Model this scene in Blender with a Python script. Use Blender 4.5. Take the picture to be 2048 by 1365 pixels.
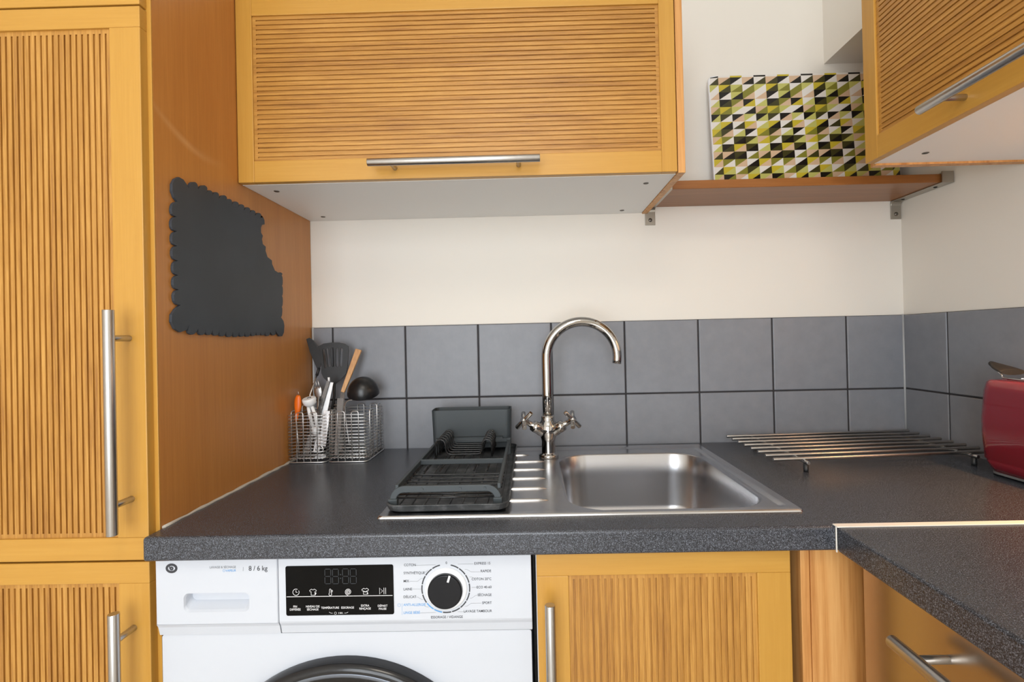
import bpy, bmesh, math, random
from mathutils import Vector, Matrix
random.seed(7)
for o in list(bpy.data.objects): bpy.data.objects.remove(o)
scene = bpy.context.scene
COL = scene.collection
PI = math.pi

# ------------------------------------------------------------------ camera
FPX, YAW, PIT, ROL, PPX, PPY = 1013.59, -.0129, .0055, .022, 25.3, -9.94
CAM = Vector((-1.0269, -1.4089, 1.1955))
cR = Vector((math.cos(YAW), -math.sin(YAW), 0))
cF = Vector((math.sin(YAW)*math.cos(PIT), math.cos(YAW)*math.cos(PIT), math.sin(PIT)))
cU = cR.cross(cF)
kr, ks = math.cos(ROL), math.sin(ROL)
right = cR*kr - cU*ks
up = cR*ks + cU*kr
cd = bpy.data.cameras.new('camera'); cam = bpy.data.objects.new('camera', cd); COL.objects.link(cam)
cam.matrix_world = Matrix(((right.x, up.x, -cF.x, CAM.x), (right.y, up.y, -cF.y, CAM.y), (right.z, up.z, -cF.z, CAM.z), (0, 0, 0, 1)))
cd.sensor_width = 36; cd.lens = 36*FPX/2048; cd.shift_x = -PPX/2048; cd.shift_y = PPY/2048
cd.clip_start = .01
scene.camera = cam

def hit(px, py, ax, val):
    x = px-1024-PPX; y = py-682.5-PPY
    d = cR*(kr*x-ks*y) - cU*(ks*x+kr*y) + cF*FPX
    i = 'xyz'.index(ax)
    return CAM + d*((val-CAM[i])/d[i])

# ------------------------------------------------------------------ world, lights, exposure
w = bpy.data.worlds.new('world'); scene.world = w; w.use_nodes = True
w.node_tree.nodes['Background'].inputs[0].default_value = (.80, .90, 1.0, 1)
w.node_tree.nodes['Background'].inputs[1].default_value = 1.2
vs = scene.view_settings
vs.view_transform = 'Standard'; vs.look = 'None'; vs.gamma = 1; vs.use_curve_mapping = False
vs.exposure = -0.22

def area(name, loc, rot, sx, sy, power, col):
    l = bpy.data.lights.new(name, 'AREA'); l.shape = 'RECTANGLE'; l.size = sx; l.size_y = sy
    l.energy = power; l.color = col
    o = bpy.data.objects.new(name, l); COL.objects.link(o); o.location = loc; o.rotation_euler = rot
    return o
# daylight coming in through the window behind the photographer
area('window_daylight', (-1.42, -3.07, 1.25), (math.radians(90), 0, 0), 1.3, 1.9, 68, (.92, .96, 1.0))
# added warm fill from above, placed at an unseen ceiling lamp
area('added_ceiling_fill', (-1.0, -1.9, 2.42), (0, 0, 0), .5, .5, 9, (1.0, .90, .76))

# ------------------------------------------------------------------ materials
MATS = {}
def srgb(r, g, b):
    f = lambda c: (c/255/12.92) if c/255 <= .04045 else ((c/255+.055)/1.055)**2.4
    return (f(r), f(g), f(b), 1)
def mat(name, col, rough=.5, metal=0, **kw):
    m = bpy.data.materials.new(name); m.use_nodes = True
    b = m.node_tree.nodes['Principled BSDF']
    b.inputs['Base Color'].default_value = col
    b.inputs['Roughness'].default_value = rough
    b.inputs['Metallic'].default_value = metal
    for k, v in kw.items(): b.inputs[k.replace('_', ' ')].default_value = v
    MATS[name] = m
    return m
def nodes(m): return m.node_tree.nodes, m.node_tree.links, m.node_tree.nodes['Principled BSDF']
def coords(m, scale=(1, 1, 1), jitter=True):
    N, L, b = nodes(m)
    tc = N.new('ShaderNodeTexCoord'); mp = N.new('ShaderNodeMapping')
    mp.inputs['Scale'].default_value = scale
    if jitter:
        oi = N.new('ShaderNodeObjectInfo'); mu = N.new('ShaderNodeMath'); mu.operation = 'MULTIPLY'; mu.inputs[1].default_value = 37.0
        ad = N.new('ShaderNodeVectorMath'); ad.operation = 'ADD'
        L.new(oi.outputs['Random'], mu.inputs[0]); L.new(tc.outputs['Object'], ad.inputs[0]); L.new(mu.outputs[0], ad.inputs[1])
        L.new(ad.outputs[0], mp.inputs['Vector'])
    else:
        L.new(tc.outputs['Object'], mp.inputs['Vector'])
    return mp
def ramp(m, stops):
    r = m.node_tree.nodes.new('ShaderNodeValToRGB'); e = r.color_ramp.elements
    while len(e) < len(stops): e.new(.5)
    for i, (p, c) in enumerate(stops): e[i].position = p; e[i].color = c
    return r
def noise(m, vec, scale, detail=3, rough=.5, dist=0):
    N, L, b = nodes(m); n = N.new('ShaderNodeTexNoise')
    n.inputs['Scale'].default_value = scale; n.inputs['Detail'].default_value = detail
    n.inputs['Roughness'].default_value = rough; n.inputs['Distortion'].default_value = dist
    L.new(vec.outputs[0], n.inputs['Vector']); return n
def bump(m, src, strength, dist):
    N, L, b = nodes(m); bp = N.new('ShaderNodeBump'); bp.inputs['Strength'].default_value = strength; bp.inputs['Distance'].default_value = dist
    L.new(src, bp.inputs['Height']); L.new(bp.outputs[0], b.inputs['Normal']); return bp

def wood(name, axis, dark, mid, light, rough=.38, fine=170, broad=9, contrast=(.3, .5, .7), bumpy=.10, dist=1.2):
    m = mat(name, mid, rough); N, L, b = nodes(m)
    sc = [1, 1, 1]; sc['xyz'.index(axis)] = .035
    mp = coords(m, tuple(sc))
    n1 = noise(m, mp, fine, 4, .65); n2 = noise(m, mp, broad*3, 3, .6, dist)
    mx = N.new('ShaderNodeMix'); mx.data_type = 'FLOAT'; mx.inputs[0].default_value = .48
    L.new(n1.outputs[0], mx.inputs[2]); L.new(n2.outputs[0], mx.inputs[3])
    r = ramp(m, [(contrast[0], dark), (contrast[1], mid), (contrast[2], light)])
    L.new(mx.outputs[0], r.inputs[0]); L.new(r.outputs[0], b.inputs['Base Color'])
    bump(m, n1.outputs[0], bumpy, .002)
    return m
FR = (srgb(184, 134, 54), srgb(191, 142, 60), srgb(198, 150, 68))
PN = (srgb(142, 92, 38), srgb(178, 127, 56), srgb(200, 150, 76))
for a in 'xyz':
    wood('frame_wood_'+a, a, *FR, rough=.36, fine=260, contrast=(.25, .5, .75), bumpy=.05)
    wood('panel_wood_'+a, a, *PN, rough=.36, fine=420, broad=14, contrast=(.33, .5, .67), bumpy=.16)
wood('side_wood', 'z', srgb(178, 116, 56), srgb(188, 126, 62), srgb(198, 136, 70), rough=.34, fine=220, bumpy=.06)
m = MATS['side_wood']; N, L, b = nodes(m)
src = b.inputs['Base Color'].links[0].from_socket
tcs = N.new('ShaderNodeTexCoord'); sx_ = N.new('ShaderNodeSeparateXYZ'); L.new(tcs.outputs['Object'], sx_.inputs[0])
def mth(op, a, b_=0.0):
    q = N.new('ShaderNodeMath'); q.operation = op
    for k, v in enumerate((a, b_)):
        if isinstance(v, (int, float)): q.inputs[k].default_value = v
        else: L.new(v, q.inputs[k])
    return q.outputs[0]
# worn pale scuff: an arc across the panel (object y, z in metres from the cabinet foot)
uy = mth('SUBTRACT', sx_.outputs[1], -.245); vz = mth('SUBTRACT', sx_.outputs[2], 1.572)
dl = mth('ABSOLUTE', mth('SUBTRACT', vz, mth('ADD', mth('MULTIPLY', uy, -.42), mth('MULTIPLY', mth('MULTIPLY', uy, uy), 2.2))))
ms = mth('MAXIMUM', mth('SUBTRACT', 1.0, mth('MULTIPLY', dl, 95.0)), 0.0)
lim = mth('MAXIMUM', mth('SUBTRACT', 1.0, mth('MULTIPLY', mth('ABSOLUTE', mth('ADD', uy, -.03)), 8.0)), 0.0)
mxw = N.new('ShaderNodeMix'); mxw.data_type = 'RGBA'; L.new(mth('MULTIPLY', mth('MULTIPLY', ms, lim), .45), mxw.inputs[0]); L.new(src, mxw.inputs[6]); mxw.inputs[7].default_value = srgb(214, 170, 120)
L.new(mxw.outputs[2], b.inputs['Base Color'])
wood('filler_wood', 'z', srgb(176, 116, 58), srgb(204, 148, 86), srgb(216, 164, 102), rough=.4, fine=120, broad=12, contrast=(.36, .5, .62), bumpy=.08)
wood('shelf_wood', 'x', srgb(128, 80, 38), srgb(144, 92, 46), srgb(158, 104, 56), rough=.35, fine=220, bumpy=.06)
wood('handle_wood', 'z', srgb(180, 128, 80), srgb(205, 155, 105), srgb(222, 176, 128), rough=.5, fine=220, bumpy=.05)

m = mat('wall_paint', srgb(231, 226, 217), .6); N, L, b = nodes(m)
mp = coords(m, jitter=False); n = noise(m, mp, 55, 4); bump(m, n.outputs[0], .10, .002)
m = mat('ceiling_paint', srgb(240, 238, 232), .7)
m = mat('floor_tile', srgb(150, 138, 122), .4); N, L, b = nodes(m)
mp = coords(m, jitter=False); bt = N.new('ShaderNodeTexBrick'); bt.inputs['Scale'].default_value = 3; bt.offset = 0
bt.inputs['Color1'].default_value = srgb(212, 204, 192); bt.inputs['Color2'].default_value = srgb(205, 197, 184); bt.inputs['Mortar'].default_value = srgb(150, 144, 136)
bt.inputs['Mortar Size'].default_value = .008; bt.inputs['Row Height'].default_value = .5
L.new(mp.outputs[0], bt.inputs[0]); L.new(bt.outputs[0], b.inputs['Base Color'])

m = mat('tile_glaze', srgb(112, 116, 124), .42); N, L, b = nodes(m)
mp = coords(m); n = noise(m, mp, 30, 5, .6); r = ramp(m, [(.3, srgb(126, 129, 136)), (.7, srgb(133, 136, 143))])
L.new(n.outputs[0], r.inputs[0]); L.new(r.outputs[0], b.inputs['Base Color'])
mp2 = coords(m, (220, 220, 40)); n2 = noise(m, mp2, 1.0, 2); bump(m, n2.outputs[0], .12, .001)
mat('grout', srgb(52, 50, 52), .9)
mat('sealant', srgb(192, 184, 172), .5)
mat('wall_sealant', srgb(176, 178, 180), .5)

def laminate(name, base, rough):
    m = mat(name, base, rough); N, L, b = nodes(m)
    mp = coords(m, jitter=False); n = noise(m, mp, 820, 2, .55)
    r = ramp(m, [(.32, srgb(24, 25, 29)), (.48, srgb(54, 56, 62)), (.60, srgb(80, 84, 93)), (.72, srgb(128, 134, 146))])
    L.new(n.outputs[0], r.inputs[0]); L.new(r.outputs[0], b.inputs['Base Color'])
    bump(m, n.outputs[0], .10, .0008)
laminate('laminate', srgb(66, 67, 72), .27)

mat('white_board', srgb(240, 240, 238), .45)
mat('white_edge', srgb(238, 236, 230), .4)
def brushed(name, col, rough, axis, amt=.12):
    m = mat(name, col, rough, 1); N, L, b = nodes(m)
    sc = [500, 500, 500]; sc['xyz'.index(axis)] = 6
    mp = coords(m, tuple(sc)); n = noise(m, mp, 1, 3)
    mr = N.new('ShaderNodeMapRange'); mr.inputs[3].default_value = rough-amt; mr.inputs[4].default_value = rough+amt
    L.new(n.outputs[0], mr.inputs[0]); L.new(mr.outputs[0], b.inputs['Roughness'])
    bump(m, n.outputs[0], .03, .0003)
for a in 'xyz': brushed('handle_steel_'+a, srgb(186, 184, 182), .30, a, .06)
brushed('sink_steel', srgb(200, 200, 202), .25, 'x', .04)
m = mat('bowl_steel', srgb(186, 186, 189), .27, 1); N, L, b = nodes(m)
brushed('drawer_steel', srgb(190, 180, 170), .24, 'y', .05)
mat('chrome', srgb(182, 180, 178), .07, 1)
mat('bracket_steel', srgb(176, 172, 164), .32, 1)
mat('wire_steel', srgb(222, 222, 222), .34, 1)
mat('dark_steel', srgb(120, 118, 116), .25, 1)
mat('screw_metal', srgb(120, 116, 110), .4, 1)
mat('dark_hole', srgb(14, 14, 14), .8)
m = mat('slate', srgb(54, 60, 68), .55); N, L, b = nodes(m)
mp = coords(m); n = noise(m, mp, 9, 4); r = ramp(m, [(.3, srgb(51, 57, 65)), (.7, srgb(58, 65, 74))]); L.new(n.outputs[0], r.inputs[0]); L.new(r.outputs[0], b.inputs['Base Color'])
m = mat('rack_plastic', srgb(58, 65, 69), .5); N, L, b = nodes(m)
m = mat('tray_plastic', srgb(48, 52, 55), .4); N, L, b = nodes(m)
mp = coords(m); n = noise(m, mp, 34, 5, .6); r = ramp(m, [(.46, srgb(46, 49, 52)), (.62, srgb(88, 90, 92)), (.78, srgb(136, 136, 134))]); L.new(n.outputs[0], r.inputs[0]); L.new(r.outputs[0], b.inputs['Base Color'])
mat('coated_wire', srgb(34, 34, 35), .2)
mat('black_nylon', srgb(34, 36, 38), .42)
mat('ladle_nylon', srgb(24, 24, 26), .3)
mat('orange_plastic', srgb(238, 112, 24), .35)
mat('white_plastic', srgb(238, 238, 238), .35)
mat('machine_white', srgb(198, 203, 212), .32)
mat('machine_grey_white', srgb(214, 220, 224), .3)
mat('gap_black', srgb(12, 12, 13), .8)
mat('display_black', srgb(8, 8, 9), .12, Specular_IOR_Level=.12)
mat('knob_black', srgb(26, 27, 31), .3, .6)
mat('ring_white', srgb(236, 238, 242), .25)
mat('print_dark', srgb(52, 54, 60), .6)
mat('print_grey', srgb(120, 124, 130), .6)
mat('print_blue', srgb(92, 156, 214), .6)
mat('print_white', srgb(225, 225, 228), .6)
mat('print_segment', srgb(48, 54, 60), .5)
mat('door_ring_dark', srgb(24, 25, 28), .18)
mat('door_ring_grey', srgb(112, 118, 128), .25, .5)
mat('door_glass', srgb(10, 10, 12), .06)
mat('toaster_red', srgb(128, 16, 34), .22, 0, Coat_Weight=.5)
mat('toaster_base', srgb(150, 150, 150), .35, .6)
mat('grip_grey', srgb(40, 38, 36), .6)
mat('window_frame_paint', srgb(240, 240, 238), .4)
m = bpy.data.materials.new('window_glass'); m.use_nodes = True; MATS['window_glass'] = m
N, L = m.node_tree.nodes, m.node_tree.links
N.remove(N['Principled BSDF']); tr = N.new('ShaderNodeBsdfTransparent'); gl = N.new('ShaderNodeBsdfGlossy'); gl.inputs['Roughness'].default_value = .02
mxs = N.new('ShaderNodeMixShader'); mxs.inputs[0].default_value = .06
L.new(tr.outputs[0], mxs.inputs[1]); L.new(gl.outputs[0], mxs.inputs[2]); L.new(mxs.outputs[0], N['Material Output'].inputs[0])
m = mat('lamp_glass', srgb(250, 246, 238), .4); m.node_tree.nodes['Principled BSDF'].inputs['Emission Color'].default_value = (1, .9, .76, 1); m.node_tree.nodes['Principled BSDF'].inputs['Emission Strength'].default_value = 2
for k, c in dict(W=(224, 220, 214), P=(208, 178, 148), K=(22, 22, 20), O=(62, 60, 30), G=(128, 126, 48), L=(188, 186, 104), Y=(194, 176, 54)).items():
    mat('print_'+k, srgb(*c), .25)

# ------------------------------------------------------------------ mesh helpers
class MB:
    def __init__(s): s.v = []; s.f = []; s.sm = []; s.mi = []
    def add(s, vs, fs, smooth=False, mi=0):
        k = len(s.v); s.v += [Vector(p) for p in vs]
        for f in fs: s.f.append([i+k for i in f]); s.sm.append(smooth); s.mi.append(mi)
        return s
    def box(s, x0, x1, y0, y1, z0, z1, mi=0):
        vs = [(x, y, z) for x in (x0, x1) for y in (y0, y1) for z in (z0, z1)]
        return s.add(vs, [(0, 1, 3, 2), (4, 6, 7, 5), (0, 4, 5, 1), (2, 3, 7, 6), (0, 2, 6, 4), (1, 5, 7, 3)], mi=mi)
    def loft(s, loops, cap0=True, cap1=True, smooth=True, closed=True):
        k = len(s.v); n = len(loops[0])
        for l in loops: s.v += [Vector(p) for p in l]
        for a in range(len(loops)-1):
            for i in range(n if closed else n-1):
                j = (i+1) % n
                s.f.append([k+a*n+i, k+a*n+j, k+(a+1)*n+j, k+(a+1)*n+i]); s.sm.append(smooth); s.mi.append(0)
        if cap0: s.f.append([k+i for i in range(n)][::-1]); s.sm.append(False); s.mi.append(0)
        if cap1: s.f.append([k+(len(loops)-1)*n+i for i in range(n)]); s.sm.append(False); s.mi.append(0)
        return s
    def tube(s, pts, r, n=8, closed=False, caps=True):
        pts = [Vector(p) for p in pts]; m = len(pts)
        rr = r if isinstance(r, (list, tuple)) else [r]*m
        T = []
        for i in range(m):
            a = pts[(i-1) % m] if (closed or i > 0) else pts[i]
            c = pts[(i+1) % m] if (closed or i < m-1) else pts[i]
            T.append((c-a).normalized())
        t = T[0]; u = t.orthogonal().normalized()
        loops = []
        for i in range(m):
            u = (u - T[i]*u.dot(T[i])); u.normalize(); v = T[i].cross(u)
            loops.append([pts[i] + (u*math.cos(2*PI*j/n) + v*math.sin(2*PI*j/n))*rr[i] for j in range(n)])
        if closed:
            # close by repeating first loop with best alignment
            l0 = loops[0]; best = min(range(n), key=lambda q: (loops[-1][0]-l0[q]).length)
            loops.append([l0[(q+best) % n] for q in range(n)])
            return s.loft(loops, False, False)
        return s.loft(loops, caps, caps)
    def lathe(s, prof, o, axis=(0, 0, 1), n=24, cap0=True, cap1=True):
        a = Vector(axis).normalized(); u = a.orthogonal().normalized(); v = a.cross(u); o = Vector(o)
        return s.loft([[o + a*h + (u*math.cos(2*PI*j/n)+v*math.sin(2*PI*j/n))*r for j in range(n)] for r, h in prof], cap0, cap1)
    def prism(s, poly, fn, d0, d1):
        return s.loft([[fn(a, b, d0) for a, b in poly], [fn(a, b, d1) for a, b in poly]], smooth=False)
    def build(s, name, material, parent=None, bevel=0, seg=2, fix=True, origin=None):
        me = bpy.data.meshes.new(name)
        if parent is not None:
            off = world_loc(parent)
        elif origin is not None: off = Vector(origin)
        else:
            xs = [p.x for p in s.v]; ys = [p.y for p in s.v]; zs = [p.z for p in s.v]
            off = Vector(((min(xs)+max(xs))/2, (min(ys)+max(ys))/2, min(zs)))
        me.from_pydata([p-off for p in s.v], [], s.f)
        me.polygons.foreach_set('use_smooth', s.sm)
        ml = material if isinstance(material, (list, tuple)) else [material]
        for q in ml: me.materials.append(MATS[q])
        if len(ml) > 1: me.polygons.foreach_set('material_index', s.mi)
        if fix:
            bm = bmesh.new(); bm.from_mesh(me); bmesh.ops.recalc_face_normals(bm, faces=bm.faces); bm.to_mesh(me); bm.free()
        me.update()
        o = bpy.data.objects.new(name, me); COL.objects.link(o)
        if parent is not None: o.parent = parent
        else: o.location = off
        if bevel:
            b = o.modifiers.new('bevel', 'BEVEL'); b.width = bevel; b.segments = seg; b.limit_method = 'ANGLE'; b.angle_limit = math.radians(40)
        return o
def world_loc(o):
    p = Vector((0, 0, 0))
    while o is not None: p = p + o.location; o = o.parent
    return p
def tag(o, label, cat, group=None):
    o['label'] = label; o['category'] = cat
    if group: o['group'] = group
    return o
def thing(name, label, cat, loc, group=None):
    o = bpy.data.objects.new(name, None); COL.objects.link(o); o.location = loc; o.empty_display_size = .05
    return tag(o, label, cat, group)
def struct(o): o['kind'] = 'structure'; return o
def rrect(a0, a1, b0, b1, r, n=6):
    out = []
    for cx, cy, st in ((a1-r, b1-r, 0), (a0+r, b1-r, 90), (a0+r, b0+r, 180), (a1-r, b0+r, 270)):
        for i in range(n+1):
            t = math.radians(st+90*i/n); out.append((cx+r*math.cos(t), cy+r*math.sin(t)))
    return out
def B(name, material, parent, *a, bevel=0): return MB().box(*a).build(name, material, parent, bevel)
def arc(c, r, a0, a1, n, fn):
    return [fn(c[0]+r*math.cos(math.radians(a0+(a1-a0)*i/n)), c[1]+r*math.sin(math.radians(a0+(a1-a0)*i/n))) for i in range(n+1)]
def smoothpath(pts, k=6):
    pts = [Vector(p) for p in pts]; out = []
    for i in range(len(pts)-1):
        p0 = pts[max(i-1, 0)]; p1 = pts[i]; p2 = pts[i+1]; p3 = pts[min(i+2, len(pts)-1)]
        for j in range(k):
            t = j/k
            out.append(.5*((2*p1)+(p2-p0)*t+(2*p0-5*p1+4*p2-p3)*t*t+(3*p1-p0-3*p2+p3)*t**3))
    out.append(pts[-1]); return out

# ------------------------------------------------------------------ the room
LX, FY, CZ = -2.27, -3.0, 2.5
walls = {}
walls['back'] = struct(MB().box(LX-.1, .1, 0, .12, -.05, CZ+.05).build('wall_back', 'wall_paint'))
walls['right'] = struct(MB().box(0, .12, FY-.1, 0, -.05, CZ+.05).build('wall_right', 'wall_paint'))
walls['left'] = struct(MB().box(LX-.12, LX, FY-.1, 0, -.05, CZ+.05).build('wall_left', 'wall_paint'))
WX0, WX1, WZ0, WZ1 = -2.12, -.72, .22, 2.25
mb = MB(); 
mb.box(LX, WX0, FY-.12, FY, 0, CZ); mb.box(WX1, 0, FY-.12, FY, 0, CZ)
mb.box(WX0, WX1, FY-.12, FY, 0, WZ0); mb.box(WX0, WX1, FY-.12, FY, WZ1, CZ)
struct(mb.build('wall_front', 'wall_paint'))
struct(MB().box(LX, 0, FY, 0, -.06, 0).build('floor', 'floor_tile'))
struct(MB().box(LX, 0, FY, 0, CZ, CZ+.06).build('ceiling', 'ceiling_paint'))
mb = MB(); fw = .06
for a in ((WX0, WX1, WZ0, WZ0+fw), (WX0, WX1, WZ1-fw, WZ1), (WX0, WX0+fw, WZ0+fw, WZ1-fw), (WX1-fw, WX1, WZ0+fw, WZ1-fw), (-1.45, -1.39, WZ0+fw, WZ1-fw)):
    mb.box(a[0], a[1], FY-.08, FY-.02, a[2], a[3])
win = struct(mb.build('window_1', 'window_frame_paint'))
for a, b_ in ((WX0+fw, -1.45), (-1.39, WX1-fw)):
    B('pane', 'window_glass', win, a, b_, FY-.052, FY-.046, WZ0+fw, WZ1-fw)
# boxed-in duct along the right wall under the ceiling
struct(MB().box(-.2005, 0, -1.6, 0, 1.938, CZ).build('trim_1', 'wall_paint'))

# tiles ------------------------------------------------------------
TP = .2025; TZ = 1.2399; TW = .0072; GW = .0042
X0 = -.1615
MB().box(-1.638, 0, -.0045, 0, .862, TZ-.001).build('grout', 'grout', walls['back'])
MB().box(-.0045, 0, -1.5, -.0045, .862, TZ-.001).build('grout', 'grout', walls['right'])
tile_cache = {}
def tile(wall, u0, u1, z0, z1):
    g = GW/2; key = (wall, round(u1-u0, 4), round(z1-z0, 4))
    if key not in tile_cache:
        wd, h = u1-u0-2*g, z1-z0-2*g
        l = [rrect(-wd/2+q, wd/2-q, -h/2+q, h/2-q, .0015, 2) for q in (0, 0, .0009, .0022)]
        dep = [0, TW-.0016, TW-.0005, TW]
        if wall == 'back': loops = [[(a, -d, b) for a, b in p] for p, d in zip(l, dep)]
        else: loops = [[(-d, a, b) for a, b in p] for p, d in zip(l, dep)]
        o = MB().loft(loops, smooth=False).build('tile', 'tile_glaze', None, origin=(0, 0, 0)); tile_cache[key] = o.data
        bpy.data.objects.remove(o)
    o = bpy.data.objects.new('tile', tile_cache[key]); COL.objects.link(o); o.parent = walls[wall]
    u = (u0+u1)/2; z = (z0+z1)/2
    wp = Vector((u, 0, z)) if wall == 'back' else Vector((0, u, z))
    o.location = wp - walls[wall].location
ZB = .878
xs = [0-.001] + [X0-TP*i for i in range(0, 8)] + [-1.6375]
for i in range(len(xs)-1):
    if xs[i]-xs[i+1] < .02: continue
    tile('back', xs[i+1], xs[i], TZ-TP, TZ); tile('back', xs[i+1], xs[i], ZB, TZ-TP)
ys = [-.0075, -.1523] + [-.1523-TP*i for i in range(1, 7)]
for i in range(len(ys)-1):
    tile('right', ys[i+1], ys[i], TZ-TP, TZ); tile('right', ys[i+1], ys[i], ZB, TZ-TP)
MB().tube([(-.0075, -.0075, .9), (-.0075, -.0075, TZ)], .0028, 6).build('sealant_line', 'wall_sealant', walls['back'])
MB().tube([(-1.634, -.0065, .9), (-1.634, -.0065, TZ)], .003, 6).build('sealant_line', 'wall_sealant', walls['back'])

# ------------------------------------------------------------------ worktops
def grid_slab(mb, xs, ys, z0, z1, holes):
    idx = {}
    def V(i, j, k):
        if (i, j, k) not in idx: idx[(i, j, k)] = len(mb.v); mb.v.append(Vector((xs[i], ys[j], (z0, z1)[k])))
        return idx[(i, j, k)]
    solid = lambda i, j: 0 <= i < len(xs)-1 and 0 <= j < len(ys)-1 and (i, j) not in holes
    for i in range(len(xs)-1):
        for j in range(len(ys)-1):
            if not solid(i, j): continue
            fs = [[V(i, j, 1), V(i+1, j, 1), V(i+1, j+1, 1), V(i, j+1, 1)], [V(i, j, 0), V(i, j+1, 0), V(i+1, j+1, 0), V(i+1, j, 0)]]
            if not solid(i-1, j): fs.append([V(i, j, 0), V(i, j, 1), V(i, j+1, 1), V(i, j+1, 0)])
            if not solid(i+1, j): fs.append([V(i+1, j, 0), V(i+1, j+1, 0), V(i+1, j+1, 1), V(i+1, j, 1)])
            if not solid(i, j-1): fs.append([V(i, j, 0), V(i+1, j, 0), V(i+1, j, 1), V(i, j, 1)])
            if not solid(i, j+1): fs.append([V(i, j+1, 0), V(i, j+1, 1), V(i+1, j+1, 1), V(i+1, j+1, 0)])
            for f in fs: mb.f.append(f); mb.sm.append(False); mb.mi.append(0)
WT = .038
wt = thing('worktop', 'dark grey speckled laminate worktop holding the sink and the wire baskets', 'worktop', (-1.1, -.31, .9-WT))
mb = MB(); grid_slab(mb, [-1.637, -.98, -.605, -.0005], [-.63, -.548, -.112, -.008], .9-WT, .9, {(1, 1)})
mb.build('slab', 'laminate', wt, .005, 3)
mb = MB(); pts = [(-1.634, -.587+.58*i/30, .9005+random.uniform(-.0006, .0012)) for i in range(31)]
mb.tube(pts, [random.uniform(.0022, .0045) for _ in pts], 8)
sb = mb.build('sealant_bead', 'sealant', wt); sb['label'] = 'ragged whitish sealant bead along the wooden panel'
wt2 = thing('worktop', 'dark grey speckled laminate worktop side run with metal joint strip and toaster', 'worktop', (-.29, -1.07, .9-WT))
MB().box(-.57, -.0005, -1.55, -.632, .9-WT, .9).build('slab', 'laminate', wt2, .004, 3)
mb = MB(); mb.box(-.572, -.0015, -.638, -.6245, .9001, .9020); mb.box(-.5713, -.5700, -.6335, -.6303, .9-WT-.001, .9015)
js = mb.build('joint_strip', 'white_edge', wt2, .0007); js['label'] = 'pale metal joint strip'

# ------------------------------------------------------------------ wooden doors
def handle(parent, axis, c, l0, l1, face, out, p0, p1, r=.0078):
    """bar handle; axis z/x/y along the bar, 'out' direction vector from the door face"""
    mb = MB(); o = Vector(out); ax = Vector((axis == 'x', axis == 'y', axis == 'z'))
    base = Vector(c)
    def P(t, d): return base + ax*t + o*d
    D = .039
    n = 16
    mb.tube([P(l0, D), P(l1, D)], r, n)
    for q in (p0, p1): mb.tube([P(q, -.001), P(q, D)], .005, 12)
    return mb.build('handle', 'handle_steel_'+axis, parent, .0008)

def panel_door(parent, fn, u0, u1, v0, v1, th, sl, sr, rb, rt, axis, uax, vax, pitch, reced=.004, margin=.007, gw=.0031, gd=.0029, name='door'):
    """fn(u,v,d) -> world point; d is the distance in front of the carcass; axis 'u' or 'v' = direction of the grooves"""
    iu0, iu1, iv0, iv1 = u0+sl, u1-sr, v0+rb, v1-rt
    gm = {'u': uax, 'v': vax}
    mb = MB()
    def bx(a0, a1, b0, b1, d0, d1):
        vs = [fn(a, b_, d) for a in (a0, a1) for b_ in (b0, b1) for d in (d0, d1)]
        mb.add(vs, [(0, 1, 3, 2), (4, 6, 7, 5), (0, 4, 5, 1), (2, 3, 7, 6), (0, 2, 6, 4), (1, 5, 7, 3)])
    top = th-reced
    bx(iu0-.004, iu1+.004, iv0-.004, iv1+.004, .004, top-gd)
    m_ = margin
    bx(iu0, iu0+m_, iv0, iv1, top-gd-.001, top); bx(iu1-m_, iu1, iv0, iv1, top-gd-.001, top)
    bx(iu0+m_, iu1-m_, iv0, iv0+m_, top-gd-.001, top); bx(iu0+m_, iu1-m_, iv1-m_, iv1, top-gd-.001, top)
    if axis == 'v':
        n = round((iu1-iu0-2*m_+(-gw))/pitch); pt = (iu1-iu0-2*m_-gw)/n
        for i in range(n):
            a = iu0+m_+gw+i*pt; 
            if i < n: bx(a, a+pt-gw, iv0+m_, iv1-m_, top-gd-.001, top)
    else:
        n = round((iv1-iv0-2*m_-gw)/pitch); pt = (iv1-iv0-2*m_-gw)/n
        for i in range(n):
            a = iv0+m_+gw+i*pt; bx(iu0+m_, iu1-m_, a, a+pt-gw, top-gd-.001, top)
    d = mb.build(name, 'panel_wood_'+gm[axis], parent)
    def piece(nm, a0, a1, b0, b1, mt):
        q = MB(); vs = [fn(a, b_, dd) for a in (a0, a1) for b_ in (b0, b1) for dd in (.0005, th)]
        q.add(vs, [(0, 1, 3, 2), (4, 6, 7, 5), (0, 4, 5, 1), (2, 3, 7, 6), (0, 2, 6, 4), (1, 5, 7, 3)])
        return q.build(nm, mt, d, .0011)
    return d, piece, (iu0, iu1, iv0, iv1)

fnF = lambda y: (lambda u, v, d: (u, y-d, v))          # fronts facing the camera
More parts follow.
